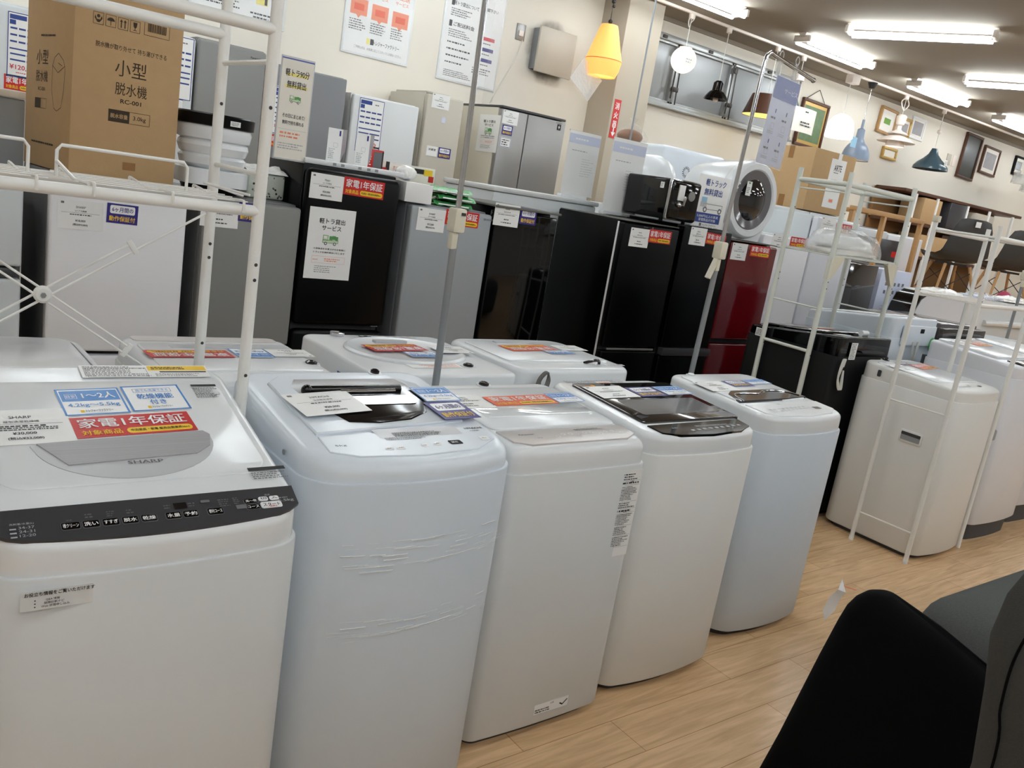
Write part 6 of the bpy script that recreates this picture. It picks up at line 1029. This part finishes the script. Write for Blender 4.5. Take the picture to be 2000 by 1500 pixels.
for x, w_, z, h_, m_, lb in ((12.0, 0.5, 1.875, 0.34, 'cardboard', 'brown carton on the upper board of the long shelf, left end'), (12.75, 0.5, 1.875, 0.36, 'panel_dark', 'black case on the upper board of the long shelf'), (13.6, 0.6, 1.875, 0.3, 'fridge_beige', 'beige carton on the upper board of the long shelf, right end'), (13.6, 0.9, 1.425, 0.36, 'paper_cream', 'cream bin on the middle board of the long shelf, right end'), (12.3, 0.8, 1.425, 0.3, 'cardboard', 'brown carton on the middle board of the long shelf')):
    tag(MB().box((0, 0, h_/2), (w_, 0.34, h_), m_, 0.006).build('storage_box'), lb, 'box', 'boxes on the long shelf', (x, 6.46, z))

# ------------------------------------------------------------------ foreground seats at the lower right
t = thing('armchair', 'black fabric armchair in the lower right foreground with a white paper tag', 'armchair', (1.70, 0.0, 0))
m = MB(); rows = []
for z, x0, x1, y1, y0 in ((0.04, -0.16, 0.02, 0.945, -0.1), (0.2, -0.12, 0.04, 0.93, -0.1), (0.4, -0.07, 0.07, 0.905, -0.1), (0.6, -0.025, 0.1, 0.885, -0.1), (0.69, -0.005, 0.105, 0.874, -0.1), (0.728, 0.003, 0.105, 0.866, -0.1), (0.754, 0.013, 0.1, 0.854, -0.1), (0.772, 0.024, 0.092, 0.838, -0.1), (0.782, 0.035, 0.083, 0.818, -0.1), (0.786, 0.048, 0.072, 0.79, -0.1)):
    w_ = x1-x0; d_ = y1-y0; rows.append([((x0+x1)/2+a, (y0+y1)/2+b, z-0.34*max(0, 0.80-((y0+y1)/2+b))**2/(max(0, 0.80-((y0+y1)/2+b))+0.12)*(z/0.785)) for a, b in rrect(w_, d_, min(0.05, w_*0.45), 5, 8)])
m.loft(rows, 'fabric_black'); m.build('side_panel', t)
MB().box((0.4, 0.42, 0.3), (0.6, 0.75, 0.2), 'fabric_black', 0.05, 4).build('seat', t); MB().box((0.42, -0.02, 0.25), (0.6, 0.14, 0.5), 'fabric_black', 0.05, 4).build('backrest', t)
for x, y in ((0.15, 0.72), (0.62, 0.72), (0.15, 0.05), (0.62, 0.05)): MB().cyl((x, y, 0), (x, y, 0.22), 0.018, 'wood_dark', 10).build('leg', t)
m = MB(); m.add([(0.0, 0.872, 0.792), (-0.012, 0.868, 0.77), (0.004, 0.866, 0.748), (-0.008, 0.885, 0.744), (0.0, 0.87, 0.716), (-0.012, 0.89, 0.71), (-0.004, 0.884, 0.685), (0.004, 0.858, 0.765)], [(0, 1, 7), (1, 3, 2, 7), (3, 5, 4, 2), (5, 6, 4)], 'tag_white'); m.tube([(0.0, 0.868, 0.778), (0.02, 0.845, 0.775)], 0.0012, 'coral', 5); m.build('paper_tag', t, 'crumpled white paper tag')
t = thing('highback_chair', 'dark grey high-backed chair with stitched seam cut by the lower right corner', 'armchair', (1.02, 0.0, 0))
m = MB(); rows = []
for z, x, y1 in ((0.03, 0.0, 0.336), (0.5, 0.0, 0.332), (0.93, 0.0, 0.327), (1.024, 0.003, 0.34), (1.085, 0.007, 0.352), (1.133, 0.02, 0.352), (1.174, 0.041, 0.343), (1.214, 0.068, 0.323), (1.248, 0.1, 0.286), (1.27, 0.136, 0.231)):
    rows.append([(x+0.045+a, (y1-0.3)/2+b, z) for a, b in rrect(0.09, y1+0.3, 0.035, 6, 6)])
m.loft(rows, 'fabric_dark'); m.build('back', t)
MB().tube(smooth_path([(-0.002, 0.30, 0.5), (-0.002, 0.296, 0.93), (0.001, 0.308, 1.024), (0.006, 0.31, 1.09), (0.022, 0.298, 1.145), (0.048, 0.265, 1.195), (0.082, 0.205, 1.235)], 6), 0.0016, 'fabric_black', 6).build('seam', t)
MB().box((0.27, 0.02, 0.36), (0.36, 0.56, 0.16), 'fabric_dark', 0.05, 4).build('seat', t)
for x, y in ((0.16, 0.24), (0.42, 0.24), (0.16, -0.2), (0.42, -0.2)): MB().cyl((x, y, 0), (x, y, 0.3), 0.018, 'wood_dark', 10).build('leg', t)
t = thing('sofa', 'grey fabric sofa arm with rounded cushion behind the black armchair', 'sofa', (3.0, 0.55, 0))
MB().box((-0.1, 0.17, 0.3), (0.95, 0.66, 0.52), 'fabric_gray', 0.14, 6).build('arm_cushion', t); MB().box((0.72, 0.2, 0.36), (0.7, 0.66, 0.62), 'fabric_gray', 0.14, 6).build('seat_cushion', t); MB().box((0.2, 0.1, 0.1), (1.3, 0.5, 0.16), 'fabric_dark', 0.03).build('base', t)
